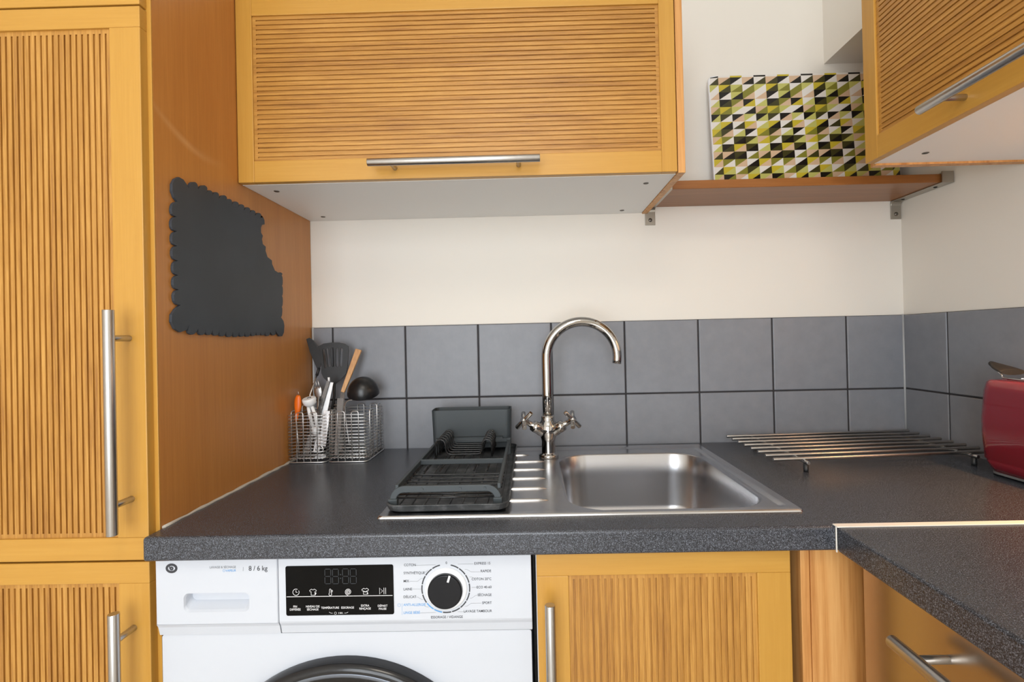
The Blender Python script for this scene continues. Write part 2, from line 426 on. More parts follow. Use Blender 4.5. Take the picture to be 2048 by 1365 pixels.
# tall cabinet ------------------------------------------------------
PX = -1.638      # side panel outer face
tc = thing('tall_cabinet', 'tall oak larder cabinet with vertically grooved doors and wide plain side panel', 'cabinet', (-1.95, -.3, 0))
B('side_panel', 'side_wood', tc, PX-.018, PX, -.588, -.001, 0, 2.36, bevel=.0008)
MB().box(PX-.0186, PX+.0002, -.5905, -.588, 0, 2.36).build('panel_edging', 'frame_wood_z', tc, .0005)
B('side_panel', 'side_wood', tc, -2.255, -2.237, -.588, -.001, 0, 2.36)
B('back_panel', 'white_board', tc, -2.237, PX-.018, -.012, -.001, .05, 2.36)
B('plinth', 'side_wood', tc, -2.237, PX-.018, -.54, -.524, 0, .10)
B('top_panel', 'white_board', tc, -2.237, PX-.018, -.588, -.012, 2.342, 2.36)
DL, DR = -2.252, -1.6445
for (z0, z1, hz0, hz1, rb, rt) in ((.8555, 1.7445, .910, 1.2537, .036, .034), (.11, .8525, .448, .7916, .034, .034), (1.7475, 2.355, None, None, .034, .034)):
    dr, pc, ii = panel_door(tc, fnF(-.588), DL, DR, z0, z1, .018, .05, .05, rb, rt, 'v', 'x', 'z', .0096)
    pc('rail', DL, DR, z1-rt, z1, 'frame_wood_x'); pc('rail', DL, DR, z0, z0+rb, 'frame_wood_x')
    pc('stile', DL, DL+.05, z0+rb, z1-rt, 'frame_wood_z'); pc('stile', DR-.05, DR, z0+rb, z1-rt, 'frame_wood_z')
    if hz0: handle(dr, 'z', (-1.6705, -.606, 0), hz0, hz1, 0, (0, -1, 0), hz0+.0435, hz1-.0435)

# wall cabinet over the sink ----------------------------------------
wc = thing('wall_cabinet', 'oak wall cabinet with horizontally grooved flap door above the sink', 'cabinet', (-1.17, -.17, 1.536))
UZ0, UZ1 = 1.5375, 1.936
B('bottom_panel', 'white_board', wc, -1.637, -.7135, -.331, -.001, 1.5375, 1.5535)
B('bottom_edging', 'white_edge', wc, -1.637, -.7135, -.3335, -.331, 1.5370, 1.5535)
B('side_panel', 'white_board', wc, -1.637, -1.621, -.331, -.001, 1.5535, UZ1)
B('top_panel', 'white_board', wc, -1.621, -.7135, -.331, -.001, 1.92, UZ1)
B('back_panel', 'white_board', wc, -1.621, -.7135, -.006, -.001, 1.5535, 1.92)
B('end_panel', 'filler_wood', wc, -.7125, -.6975, -.350, -.001, 1.535, UZ1, bevel=.0006)
DL, DR = -1.6365, -.7145
dr, pc, ii = panel_door(wc, fnF(-.334), DL, DR, UZ0, UZ1, .017, .034, .032, .045, .046, 'u', 'x', 'z', .01003)
pc('stile', DL, DL+.034, UZ0, UZ1, 'frame_wood_z'); pc('stile', DR-.032, DR, UZ0, UZ1, 'frame_wood_z')
pc('rail', DL+.034, DR-.032, UZ0, UZ0+.045, 'frame_wood_x'); pc('rail', DL+.034, DR-.032, UZ1-.046, UZ1, 'frame_wood_x')
handle(dr, 'x', (0, -.351, 1.5595), -1.3502, -1.0013, 0, (0, -1, 0), -1.3045, -1.0453)
for x, y in ((-1.588, -.286), (-1.582, -.048), (-.763, -.2746), (-.774, -.0367)):
    mb = MB(); mb.lathe([(.006, 0), (.006, .0012), (.0045, .0016)], (x, y, 1.5378), (0, 0, -1), 14)
    c = mb.build('fixing_screw', 'screw_metal', wc)
    MB().box(x-.004, x+.004, y-.0008, y+.0008, 1.5359, 1.5364).build('screw_slot', 'dark_hole', c)

# wall cabinet on the right wall ------------------------------------
rc = thing('wall_cabinet', 'oak wall cabinet with grooved door, mounted on the side wall beside the patterned tray', 'cabinet', (-.17, -.7, 1.536))
RX = -.317
B('end_panel', 'filler_wood', rc, RX, -.001, -.368, -.352, 1.5335, UZ1, bevel=.0006)
B('bottom_panel', 'white_board', rc, RX, -.001, -1.16, -.368, 1.5375, 1.5535)
B('bottom_edging', 'white_edge', rc, RX-.0025, RX, -1.16, -.368, 1.5370, 1.5535)
B('end_panel', 'filler_wood', rc, RX, -.001, -1.176, -1.16, 1.5335, UZ1)
B('top_panel', 'white_board', rc, RX, -.001, -1.16, -.368, 1.92, UZ1)
fnR = lambda u, v, d: (RX-.001-d, -u, v)
dr, pc, ii = panel_door(rc, fnR, .3655, 1.174, UZ0, UZ1, .018, .036, .036, .045, .046, 'u', 'y', 'z', .01003)
pc('stile', .3655, .4015, UZ0, UZ1, 'frame_wood_z'); pc('stile', 1.138, 1.174, UZ0, UZ1, 'frame_wood_z')
pc('rail', .4015, 1.138, UZ0, UZ0+.045, 'frame_wood_y'); pc('rail', .4015, 1.138, UZ1-.046, UZ1, 'frame_wood_y')
handle(dr, 'y', (RX-.019, 0, 1.5605), -.561, -.910, 0, (-1, 0, 0), -.6045, -.8665)
p = hit(1851, 306, 'z', 1.5375)
mb = MB(); mb.lathe([(.006, 0), (.006, .0012), (.0045, .0016)], (p.x, p.y, 1.5378), (0, 0, -1), 14)
c = mb.build('fixing_screw', 'screw_metal', rc); MB().box(p.x-.004, p.x+.004, p.y-.0008, p.y+.0008, 1.5359, 1.5364).build('screw_slot', 'dark_hole', c)

# ------------------------------------------------------------------ shelf with brackets and tray
SZ = 1.5525; SH = .021; SY = -.170
sh = thing('wall_shelf', 'narrow brown wooden wall shelf on steel end brackets', 'shelf', (-.36, -.085, SZ))
B('board', 'shelf_wood', sh, -.682, -.024, SY, -.001, SZ, SZ+SH, bevel=.0015)
def bracket(x0, x1, xo):
    mb = MB()
    # strap under the board, foot on the wall with a rounded bend
    prof = [(SY-.004, SZ-.0005), (SY-.004, SZ-.003), (-.010, SZ-.003)]
    z = SZ
    outer = [(-.178, z+SH+.002), (-.180, z-.004)] 
    poly = [(-.176, z+SH+.004), (-.179, z+SH+.004), (-.179, z-.003), (-.014, z-.003)] + [(-.014+.0105*math.sin(math.radians(a)), z-.0135+.0105*math.cos(math.radians(a))) for a in (30, 60, 90)] + [(-.0035, z-.050), (-.0008, z-.050), (-.0008, z-.006), (-.0012, z-.0004), (-.176, z-.0004)]
    mb.prism(poly, lambda a, b_, d: (d, a, b_), x0, x1)
    o = mb.build('bracket', 'bracket_steel', sh, .0008)
    xc = (x0+x1)/2
    q = MB(); q.lathe([(.0052, 0), (.005, .0016), (.002, .0026)], (xc, -.0034, z-.036), (0, -1, 0), 16); q.build('screw', 'screw_metal', o)
    q = MB(); q.lathe([(.0042, 0), (.004, .0012), (.0015, .002)], (xc, -.03, z-.0028), (0, 0, -1), 12); q.build('screw', 'dark_hole', o); q = MB(); q.lathe([(.0042, 0), (.004, .0012), (.0015, .002)], (xc, -.14, z-.0028), (0, 0, -1), 12); q.build('screw', 'dark_hole', o)
    return o
bracket(-.030, -.002, 0)
bracket(-.7045, -.6765, 0)
B('end_cap', 'bracket_steel', sh, -.0238, -.002, -.1765, -.001, SZ+.0003, SZ+SH+.003, bevel=.001)

ROWS = ['WO PO KW PK', 'LW YO LG WG', 'WP KW LK GP', 'WL KO GP KY', 'PG YG LW WK', 'KL OW KP LW', 'WL YK WO YP', 'YG OP WL KW', 'PY GW OK OL', 'WL KO YP OK', 'PO PK OK WG', 'YP GW GP WK', 'WO YL WG OL', 'LP KG PW YK', 'GW OL KP WY', 'WK PG YO LW']
tr = thing('patterned_tray', 'serving tray printed with green, black and white triangles, leaning on the wall shelf', 'tray', (-.29, -.05, SZ+SH))
TX0, TX1, TZ0, TZ1 = -.5315, -.040, SZ+SH, 1.898
lean = lambda z: -.020 - .030*(TZ1-z)/(TZ1-TZ0)
def tp(x, z, d): return (x, lean(z)-d, z)
mb = MB(); lo = []
for ins, d in ((.002, 0), (.0, .004), (.0, .009), (.0015, .0115)):
    lo.append([tp(a, b_, d) for a, b_ in rrect(TX0+ins, TX1-ins, TZ0+ins, TZ1-ins, .014, 6)])
mb.loft(lo); mb.build('tray_body', 'ring_white', tr)
cols = 'WPKOGLY'
mb = MB(); cw, ch = .0318, .02085
zt = TZ1-.0065
def clipc(p):  # keep the print inside the rounded outline
    x, z = p; x = min(max(x, TX0+.002), TX1-.002); z = min(max(z, TZ0+.002), TZ1-.0018)
    r = .0125
    for cx, cz, sx, sz in ((TX0+.002+r, TZ1-.0018-r, -1, 1), (TX1-.002-r, TZ1-.0018-r, 1, 1), (TX0+.002+r, TZ0+.002+r, -1, -1), (TX1-.002-r, TZ0+.002+r, 1, -1)):
        dx, dz = x-cx, z-cz
        if dx*sx > 0 and dz*sz > 0:
            q = math.hypot(dx, dz)
            if q > r: x, z = cx+dx*r/q, cz+dz*r/q
    return x, z
TOPROW = 'KK WW YY WW'.split()
for rI in range(-1, len(ROWS)):
    rc_ = (TOPROW if rI < 0 else ROWS[rI].split())
    for cI in range(16):
        xa = TX0-.0055+cI*cw; xb = xa+cw; za = zt-rI*ch; zb = za-ch
        if rI < 0: za = TZ1
        if zb < TZ0-ch or xa > TX1: continue
        if rI < 0: zb = zt
        U, Lo = rc_[cI % 4]
        for tri, cc in (([(xa, za), (xa, zb), (xb, za)], U), ([(xb, za), (xa, zb), (xb, zb)], Lo)):
            ps = [clipc(q) for q in tri]
            ar = abs((ps[1][0]-ps[0][0])*(ps[2][1]-ps[0][1])-(ps[2][0]-ps[0][0])*(ps[1][1]-ps[0][1]))
            if ar < 1e-8: continue
            mb.add([tp(x, z, .0119) for x, z in ps], [(0, 1, 2)], mi=cols.index(cc))
mb.build('printed_pattern', ['print_'+k for k in cols], tr, fix=False)

# ------------------------------------------------------------------ chalkboard on the side panel
def zpt(x, y): p = hit(330+x/3.9, 340+y/3.9, 'x', PX+.005); return (p.y, p.z)
def bumps(pts, h):
    """scallops between consecutive notch points, bulging by h (fraction) to the left of travel"""
    out = []
    for a, b_ in zip(pts[:-1], pts[1:]):
        dx, dy = b_[0]-a[0], b_[1]-a[1]
        for t in (0, .05, .16, .32, .5, .68, .84, .95):
            s_ = (1-abs(2*t-1)**2.6)**.5 if t else 0
            out.append((a[0]+dx*t+dy*h*s_, a[1]+dy*t-dx*h*s_))
    return out
topn = [(190, 150), (260, 150), (315, 190), (365, 212), (420, 225), (470, 260), (520, 275), (567, 300), (615, 318), (658, 340), (700, 360), (742, 385)]
botn = [(860, 1250), (822, 1265), (783, 1262), (747, 1260), (710, 1260), (668, 1262), (622, 1264), (578, 1265), (530, 1262), (478, 1258), (425, 1250), (372, 1246), (318, 1240), (260, 1240), (192, 1210)]
lefn = [(122, 1055), (108, 935), (108, 822), (105, 708), (98, 592), (95, 480), (92, 365), (100, 248)]
out = [(100, 248), (75, 215), (57, 165), (58, 110), (78, 72), (110, 56), (145, 76), (170, 112)]
def shifted(pts, dx, dy): return [(x+dx, y+dy) for x, y in pts]
out += bumps(topn, .80) + [(742, 385), (748, 368), (765, 368), (776, 392), (778, 425), (757, 430), (749, 452), (750, 490), (764, 515), (757, 540), (764, 580), (787, 600), (785, 632), (800, 680), (834, 706), (836, 735), (858, 785), (888, 805), (905, 800), (918, 812)]
out += bumps([(910, 825), (912, 905), (912, 985), (910, 1070), (905, 1150)], .10) + [(905, 1150), (925, 1180), (932, 1215), (928, 1270), (915, 1298), (895, 1298), (875, 1275)]
out += bumps(botn, .85) + [(192, 1210), (172, 1248), (122, 1267), (78, 1240), (52, 1185), (55, 1130), (85, 1085)]
out += bumps(lefn, .37)
mb = MB(); mb.prism([zpt(*p) for p in out], lambda a, b_, d: (PX+d, a, b_), .0003, .0050)
tag(mb.build('chalkboard', 'slate', None, .0008), 'dark grey scalloped biscuit-shaped chalkboard with a bitten corner on the wooden side panel', 'chalkboard')

# ------------------------------------------------------------------ sink and tap
sk = thing('sink', 'stainless steel inset sink with a single bowl and ribbed drainer', 'sink', (-.94, -.31, .9))
SX0, SX1, SY0, SY1 = -1.2915, -.583, -.5665, -.047
n = 8
def L2(x0, x1, y0, y1, r, z): return [(a, b_, z) for a, b_ in rrect(x0, x1, y0, y1, r, n)]
mb = MB()
lo = [L2(SX0, SX1, SY0, SY1, .006, .9002), L2(SX0+.0010, SX1-.0010, SY0+.0010, SY1-.0010, .006, .9026), L2(SX0+.003, SX1-.003, SY0+.003, SY1-.003, .007, .9042),
      L2(SX0+.019, SX1-.019, SY0+.013, SY1-.019, .010, .9046), L2(SX0+.022, SX1-.022, SY0+.0155, SY1-.022, .012, .9038), L2(SX0+.028, SX1-.028, SY0+.019, SY1-.029, .014, .9010)]
BX0, BX1, BY0, BY1 = -.967, -.620, -.541, -.129
lo += [L2(BX0-.004, BX1+.004, BY0-.0035, BY1+.004, .074, .9010)]
deck = mb.loft(lo, False, False, smooth=False).build('deck', 'sink_steel', sk)
mb = MB()
lo = [L2(BX0-.004, BX1+.004, BY0-.0035, BY1+.004, .074, .9010), L2(BX0-.001, BX1+.001, BY0-.001, BY1+.001, .072, .9002), L2(BX0+.001, BX1-.001, BY0+.001, BY1-.001, .071, .897),
      L2(BX0+.004, BX1-.004, BY0+.004, BY1-.004, .070, .85), L2(BX0+.008, BX1-.008, BY0+.008, BY1-.008, .070, .775), L2(BX0+.014, BX1-.014, BY0+.014, BY1-.014, .068, .757),
      L2(BX0+.030, BX1-.030, BY0+.030, BY1-.030, .062, .746), L2(BX0+.06, BX1-.06, BY0+.06, BY1-.06, .05, .7435)]
bowl = mb.loft(lo, False, True, smooth=True).build('bowl', 'bowl_steel', sk)
mb = MB(); mb.lathe([(.042, 0), (.042, .002), (.034, .003), (.030, .0005)], ((BX0+BX1)/2, (BY0+BY1)/2, .7436), n=24); mb.build('drain', 'chrome', bowl)
mb = MB(); mb.tube([(BX1-.0045, -.505, .872), (BX1-.0045, -.472, .872)], .005, 10); mb.build('overflow', 'dark_steel', bowl)
for i in range(6):
    y = -.1965-.0722*(i) if i < 5 else -.127
    mb = MB(); x0, x1 = -1.262, (-1.000 if i != 5 else -1.035)
    pts = [(x0-.012, y, .9006), (x0, y, .9010), (x1-.02, y, .9010), (x1, y, .9003)]
    mb.tube(pts, [.001, .0042, .0042, .0008], 10); mb.build('drainer_rib', 'sink_steel', sk)

TPX, TPY = -.990, -.150
tap = thing('mixer_tap', 'chrome swan-neck mixer tap with two cross handles on the sink', 'tap', (TPX, TPY, .9008))
mb = MB(); mb.lathe([(.0245, 0), (.0245, .006), (.022, .010), (.0172, .011), (.0172, .013), (.0165, .040), (.0190, .050), (.0240, .061), (.0255, .070), (.0225, .084), (.0165, .092), (.0165, .094), (.0165, .102), (.0145, .104), (.0125, .1045)], (TPX, TPY, .9008), n=28)
mb.build('body', 'chrome', tap)
R_ = .0875; zc = 1.1475
pts = [(TPX, TPY, 1.002), (TPX, TPY, 1.06), (TPX, TPY, 1.11)] + [(TPX+R_-R_*math.cos(math.radians(a)), TPY-.0*a, zc+R_*math.sin(math.radians(a))) for a in range(0, 193, 6)]
mb = MB(); mb.tube(pts, [.0128]*3+[.0128-.0014*i/31 for i in range(len(pts)-3)], 20)
mb.build('spout', 'chrome', tap)
for sx in (-1, 1):
    ax = Vector((sx*.776, -.362, .517)).normalized(); o = Vector((TPX, TPY, .9580))
    mb = MB(); mb.lathe([(.0125, 0), (.0142, .014), (.0148, .024), (.0135, .030), (.0142, .032), (.0142, .042), (.0130, .048), (.0075, .049), (.0068, .066), (.0080, .068), (.0082, .078), (.007, .083)], o, ax, 20)
    br = mb.build('valve', 'chrome', tap)
    c = o+ax*.076; d1 = Vector((-sx*.631, -.38, .677)).normalized(); d2 = ax.cross(d1).normalized()
    for d in (d1, d2):
        q = MB(); q.tube([c-d*.0285, c+d*.0285], .0056, 14); q.build('cross_bar', 'chrome', br, .0006)

# ------------------------------------------------------------------ dish rack, drip tray, cutlery holder
KX0, KX1 = -1.283, -1.070
dt = thing('drip_tray', 'dark grey plastic drip tray with ridges lying on the sink drainer', 'tray', ((KX0+KX1)/2, -.31, .9055))
mb = MB(); z0 = .9052
Lr = lambda i, z: [(a, b_, z) for a, b_ in rrect(KX0+i, KX1-i, -.556+i, -.060-i, .022, 5)]
mb.loft([Lr(.008, z0), Lr(.003, z0+.003), Lr(0, z0+.0125), Lr(.0005, z0+.0135), Lr(.0025, z0+.0135), Lr(.004, z0+.006), Lr(.009, z0+.0035)], True, True, smooth=False)
mb.build('basin', 'tray_plastic', dt)
for i in range(9):
    x = KX0+.018+(KX1-KX0-.036)*i/8
    q = MB(); q.tube([(x, -.538, z0+.0035), (x, -.530, z0+.0042), (x, -.085, z0+.0042), (x, -.078, z0+.0035)], .0016, 6); q.build('ridge', 'tray_plastic', dt)
dk = thing('dish_rack', 'dark grey dish drying rack with plate wires, standing in the drip tray', 'dish rack', (-1.177, -.31, .909))
rz = .955
# front bar bent down into two feet
def flat(path, wdt, th_):
    mb = MB(); lo = []
    m_ = len(path)
    for i in range(m_):
        a = Vector(path[max(i-1, 0)]); c_ = Vector(path[min(i+1, m_-1)]); t = (c_-a).normalized(); nrm = Vector((-t.y, t.x))
        p_ = Vector(path[i]); 
        o1 = p_+nrm*wdt/2; o2 = p_-nrm*wdt/2
        lo.append([(o1.x, -.531, o1.y), (o1.x, -.531+th_, o1.y), (o2.x, -.531+th_, o2.y), (o2.x, -.531, o2.y)])
    return mb.loft(lo, smooth=False)
fx0, fx1 = -1.273, -1.091
path = [(fx0, .912), (fx0, .921)] + [(fx0+.020-.020*math.cos(math.radians(a)), .921+.0175*math.sin(math.radians(a))) for a in range(15, 91, 15)] + [(fx1-.020+.020*math.sin(math.radians(a)), .921+.0175*math.cos(math.radians(a))) for a in range(0, 91, 15)] + [(fx1, .912)]
flat(path, .0115, .005).build('front_bar', 'rack_plastic', dk, .0012)
for x in (fx0, fx1):
    B('foot', 'rack_plastic', dk, x-.0078, x+.0078, -.5345, -.522, .9085, .9225, bevel=.0012)
for x in (-1.222, -1.156, -1.113):
    q = MB(); q.lathe([(.0026, 0), (.0024, .0012)], (x, -.531, .9385), (0, -1, 0), 12); q.build('rivet', 'rack_plastic', dk)
B('cross_bar', 'rack_plastic', dk, -1.264, -1.090, -.351, -.345, .9365, .9470, bevel=.0012)
for x in (-1.2665, -1.0885):
    B('side_rail', 'rack_plastic', dk, x-.0030, x+.0030, -.529, -.126, .9370, .9462, bevel=.0012)
    B('rear_leg', 'rack_plastic', dk, x-.0045, x+.0045, -.150, -.132, .9085, .950, bevel=.0012)
B('back_bar', 'rack_plastic', dk, -1.264, -1.090, -.134, -.128, .9370, .9462, bevel=.0012)
for y in (-.392, -.418, -.443, -.466, -.488):
    pts = [(-1.2655, y, .943), (-1.2655, y, .937), (-1.2635, y, .931), (-1.255, y, .9265), (-1.10, y, .9265), (-1.0915, y, .931), (-1.0895, y, .937), (-1.0895, y, .943)]
    q = MB(); q.tube(smoothpath(pts, 3), .0017, 6); q.build('plate_wire', 'coated_wire', dk)
for y, z in ((-.506, .9225), (-.526, .9225)):
    q = MB(); q.tube([(-1.274, y, z), (-1.090, y, z)], .0019, 6); q.build('base_wire', 'coated_wire', dk)
for i in range(6):
    y = -.250+.0235*i
    zb = .9345
    pts = [(-1.2515, y, .948-.02), (-1.2515, y, .958)] + [(-1.2405-.011*math.cos(math.radians(a)), y, .9570+.0115*math.sin(math.radians(a))) for a in range(20, 180, 20)] + [(-1.2290, y, .955), (-1.2275, y, zb+.008), (-1.2245, y, zb+.002), (-1.218, y, zb), (-1.155, y, zb), (-1.1485, y, zb+.002), (-1.1455, y, zb+.008), (-1.1445, y, .955)] + [(-1.1335-.011*math.cos(math.radians(a)), y, .9555+.0115*math.sin(math.radians(a))) for a in range(20, 180, 20)] + [(-1.1230, y, .955), (-1.1225, y, .928)]
    q = MB(); q.tube(pts, .0019, 6); q.build('plate_loop', 'coated_wire', dk)
for x in (-1.2515, -1.1225, -1.22, -1.15):
    q = MB(); q.tube([(x, -.374, .9285), (x, -.131, .9285)], .0017, 6); q.build('base_wire', 'coated_wire', dk)
ch_ = thing('cutlery_holder', 'dark grey open plastic cutlery box at the back of the dish rack', 'cutlery holder', (-1.186, -.085, .92))
Lc = lambda i, z, r: [(a, b_, z) for a, b_ in rrect(-1.287+i, -1.083-i, -.118+i, -.050-i, r, 5)]
mb = MB(); mb.loft([Lc(.005, .9190, .010), Lc(.003, .921, .012), Lc(0, 1.0165, .013), Lc(.0022, 1.0165, .011), Lc(.005, .923, .010)], True, True, smooth=False)
mb.build('box', 'rack_plastic', ch_)
B('hook', 'rack_plastic', ch_, -1.264, -1.105, -.133, -.115, .9462, .9500)

# ------------------------------------------------------------------ wire utensil baskets
def basket(x0, x1, y0, y1, zt, label):
    bk = thing('wire_basket', label, 'basket', ((x0+x1)/2, (y0+y1)/2, .9), 'wire baskets in the worktop corner')
    r = .0011
    def hoop(i, z, rr=.008): return [(a, b_, z) for a, b_ in rrect(x0+i, x1-i, y0+i, y1-i, rr, 3)]
    MB().tube(hoop(-.001, .9022, .012), .0018, 6, closed=True).build('base_ring', 'wire_steel', bk)
    nz = 14; zs = [.912+(zt-.912)*i/(nz-1) for i in range(nz)]
    for z in zs: MB().tube(hoop(.001, z), r, 5, closed=True).build('wire_hoop', 'wire_steel', bk)
    wX = x1-x0; wY = y1-y0
    def U(a, b_, top):   # inverted U pair of uprights
        (ax, ay), (bx_, by) = a, b_
        A0 = Vector((ax, ay, .9025)); B0 = Vector((bx_, by, .9025)); A1 = Vector((ax, ay, top)); B1 = Vector((bx_, by, top)); d = (B1-A1)*.22; zz = Vector((0, 0, .005))
        MB().tube([A0, A1-zz, A1+d*.25-zz*.3, A1+d, B1-d, B1-d*.25-zz*.3, B1-zz, B0], .0013, 6).build('wire_upright', 'wire_steel', bk)
    for yy in (y0, y1):
        U((x0+wX*.26, yy), (x0+wX*.44, yy), zt+.008)
        U((x0+wX*.62, yy), (x0+wX*.80, yy), zt+.008)
    for xx in (x0, x1):
        U((xx, y0+wY*.18), (xx, y0+wY*.36), zt+.008)
        U((xx, y0+wY*.60), (xx, y0+wY*.80), zt+.014)
    k = 12
    mb = MB()
    for i in range(1, k): 
        x = x0+wX*i/k; mb.tube([(x, y0, .9105), (x, y1, .9105)], .0010, 5)
    for i in range(1, 7):
        y = y0+wY*i/7; mb.tube([(x0, y, .9085), (x1, y, .9085)], .0010, 5)
    q = mb.build('base_grid', 'wire_steel', bk)
    return bk
b1 = basket(-1.6362, -1.541, -.164, -.018, 1.017, 'steel wire basket packed with cooking utensils, against the wooden panel')
b2 = basket(-1.534, -1.438, -.164, -.018, 1.018, 'empty-looking steel wire basket standing beside the utensil-filled one')

# utensils -----------------------------------------------------------
GU = 'utensils in the wire basket'
def hp(px, py, y): return hit(px, py, 'y', y)
# slotted turner
yb = -.055
A = hp(668, 770, yb); Bt = Vector((-1.575, -.085, .914))
ut = thing('slotted_turner', 'black slotted nylon turner with its broad head upright', 'kitchen utensil', Bt, GU)
def zz7(x, y): return (540+x/4.4036, 640+y/4.4036)
def headpts(lst, y): return [hp(*zz7(*p), y) for p in lst]
outl = [(425, 235), (470, 210), (540, 200), (610, 200), (660, 212), (690, 235), (692, 270), (682, 400), (672, 470), (640, 510), (600, 545), (575, 568), (545, 562), (500, 540), (470, 510), (452, 470), (450, 400), (440, 300)]
slots = [(470, 268, 487, 415), (502, 262, 520, 408), (548, 255, 553, 405), (590, 258, 591, 405), (631, 262, 624, 405)]
# head: triangulated outline with slot holes
bm = bmesh.new()
def addloop(pts):
    vs_ = [bm.verts.new(p) for p in pts]
    return [bm.edges.new((vs_[i], vs_[(i+1) % len(vs_)])) for i in range(len(vs_))]
es = addloop(headpts(outl, yb))
for x0, y0, x1, y1 in slots:
    hw = 11; lp = []
    for a in range(0, 181, 45): lp.append((x0+hw*math.cos(math.radians(180+a)), y0+hw*math.sin(math.radians(180+a))))
    for a in range(0, 181, 45): lp.append((x1+hw*math.cos(math.radians(a)), y1+hw*math.sin(math.radians(a))))
    es += addloop(headpts(lp, yb))
bmesh.ops.triangle_fill(bm, use_beauty=True, use_dissolve=False, edges=es)
r_ = bmesh.ops.extrude_face_region(bm, geom=bm.faces[:]); 
bmesh.ops.translate(bm, vec=(0, .0035, 0), verts=[q for q in r_['geom'] if isinstance(q, bmesh.types.BMVert)])
bmesh.ops.recalc_face_normals(bm, faces=bm.faces)
bmesh.ops.translate(bm, vec=-Bt, verts=bm.verts)
me = bpy.data.meshes.new('head'); bm.to_mesh(me); bm.free(); me.materials.append(MATS['black_nylon'])
o = bpy.data.objects.new('head', me); COL.objects.link(o); o.parent = ut
MB().tube([A+Vector((0, .002, .006)), A+Vector((0, .001, -.03)), Bt], [.0042, .0034, .0034], 8).build('shaft', 'black_nylon', ut)
# plain spatula leaning at the panel
yb = -.075; Bt = Vector((-1.600, -.11, .914))
ut = thing('spatula', 'black nylon spatula with steel shaft, leaning at the wooden panel', 'kitchen utensil', Bt, GU)
outl = [(318, 170), (345, 158), (380, 180), (440, 262), (455, 300), (455, 350), (442, 410), (432, 440), (412, 430), (395, 392), (350, 285), (330, 215)]
mb = MB(); P_ = headpts(outl, -.055); mb.loft([[p for p in P_], [p+Vector((0, .004, 0)) for p in P_]], smooth=False); mb.build('head', 'black_nylon', ut, .0008)
a_ = hp(*zz7(432, 425), -.0535); c_ = hp(*zz7(412, 492), -.058); e_ = hp(*zz7(352, 662), -.075)
MB().tube([a_, c_], [.004, .0042], 8).build('socket', 'black_nylon', ut)
MB().tube([c_, e_, Bt], [.0022, .0022, .0022], 8).build('shaft', 'wire_steel', ut)
# wooden handled knife
yb = -.065; Bt = Vector((-1.527, -.108, .914))
ut = thing('wooden_handled_server', 'steel server with flat pale wooden handle pointing up', 'kitchen utensil', Bt, GU)
a_ = hp(*zz7(782, 262), -.045); c_ = hp(*zz7(640, 640), -.075); d_ = (c_-a_).normalized()
sdir = d_.cross(Vector((0, 1, 0))).normalized()
def bar(mb, p, q, w0, w1, t):
    dd = (q-p).normalized(); s_ = dd.cross(Vector((0, 1, 0))).normalized(); n_ = s_.cross(dd).normalized()
    return mb.loft([[x+s_*wq*i+n_*t*j for i, j in ((-1, -1), (1, -1), (1, 1), (-1, 1))] for x, wq in ((p, w0), (p+(q-p)*.5, (w0+w1)/2), (q, w1))], smooth=False)
bar(MB(), a_, c_, .0085, .0052, .004).build('grip', 'handle_wood', ut, .0018)
bar(MB(), c_, Bt, .006, .008, .001).build('blade', 'dark_steel', ut, .0004)
# ladle
Bt = Vector((-1.508, -.085, .914)); cL = hp(727, 787, -.070)
ut = thing('ladle', 'black nylon soup ladle upended above the wire baskets', 'kitchen utensil', Bt, GU)
axL = Vector((.04, -.36, .93)).normalized(); Rl = .0415
prof = [(Rl*math.cos(math.radians(a)), Rl*1.08*math.sin(math.radians(a))) for a in (0, 10, 22, 35, 48, 60, 72, 82)] + [(.0005, Rl*1.08)]
inner = [((Rl-.0025)*math.cos(math.radians(a)), (Rl-.0025)*1.06*math.sin(math.radians(a))) for a in (82, 60, 35, 10, 0)]
mb = MB(); mb.lathe(list(reversed(inner)) + [(Rl-.0024, -.0005), (Rl, -.0005)] + [] , cL, axL, 32, False, False) if False else None
mb = MB(); mb.lathe([(.0005, (Rl-.0025)*1.06)]+inner+[(Rl, -.0004)]+prof, cL, axL, 32, False, False); mb.build('bowl', 'ladle_nylon', ut)
st = hp(*zz7(750, 655), -.092)
MB().tube(smoothpath([st+Vector((.002, -.004, .006)), st, hp(*zz7(735, 700), -.092), hp(*zz7(660, 765), -.09), Bt], 4), .0023, 8).build('shaft', 'wire_steel', ut)
# tongs
Bt = Vector((-1.590, -.135, .914)); tA = hp(*zz7(517, 518), -.10)
ut = thing('tongs', 'stainless steel kitchen tongs with a pale loop on top', 'kitchen utensil', Bt, GU)
for k, (dx, bx_) in enumerate(((-.003, -.012), (.006, .010))):
    top = tA+Vector((dx*.4, k*.006, -.006-.004*k)); bar(MB(), top, Bt+Vector((bx_, k*.008, .004)), .0035+.004*k, .0075, .0008).build('arm', 'dark_steel' if k == 0 else 'wire_steel', ut, .0003)
MB().tube([tA+Vector((0, .002, -.008)), tA+Vector((0, 0, .003))], .0028, 10).build('loop', 'white_plastic', ut)
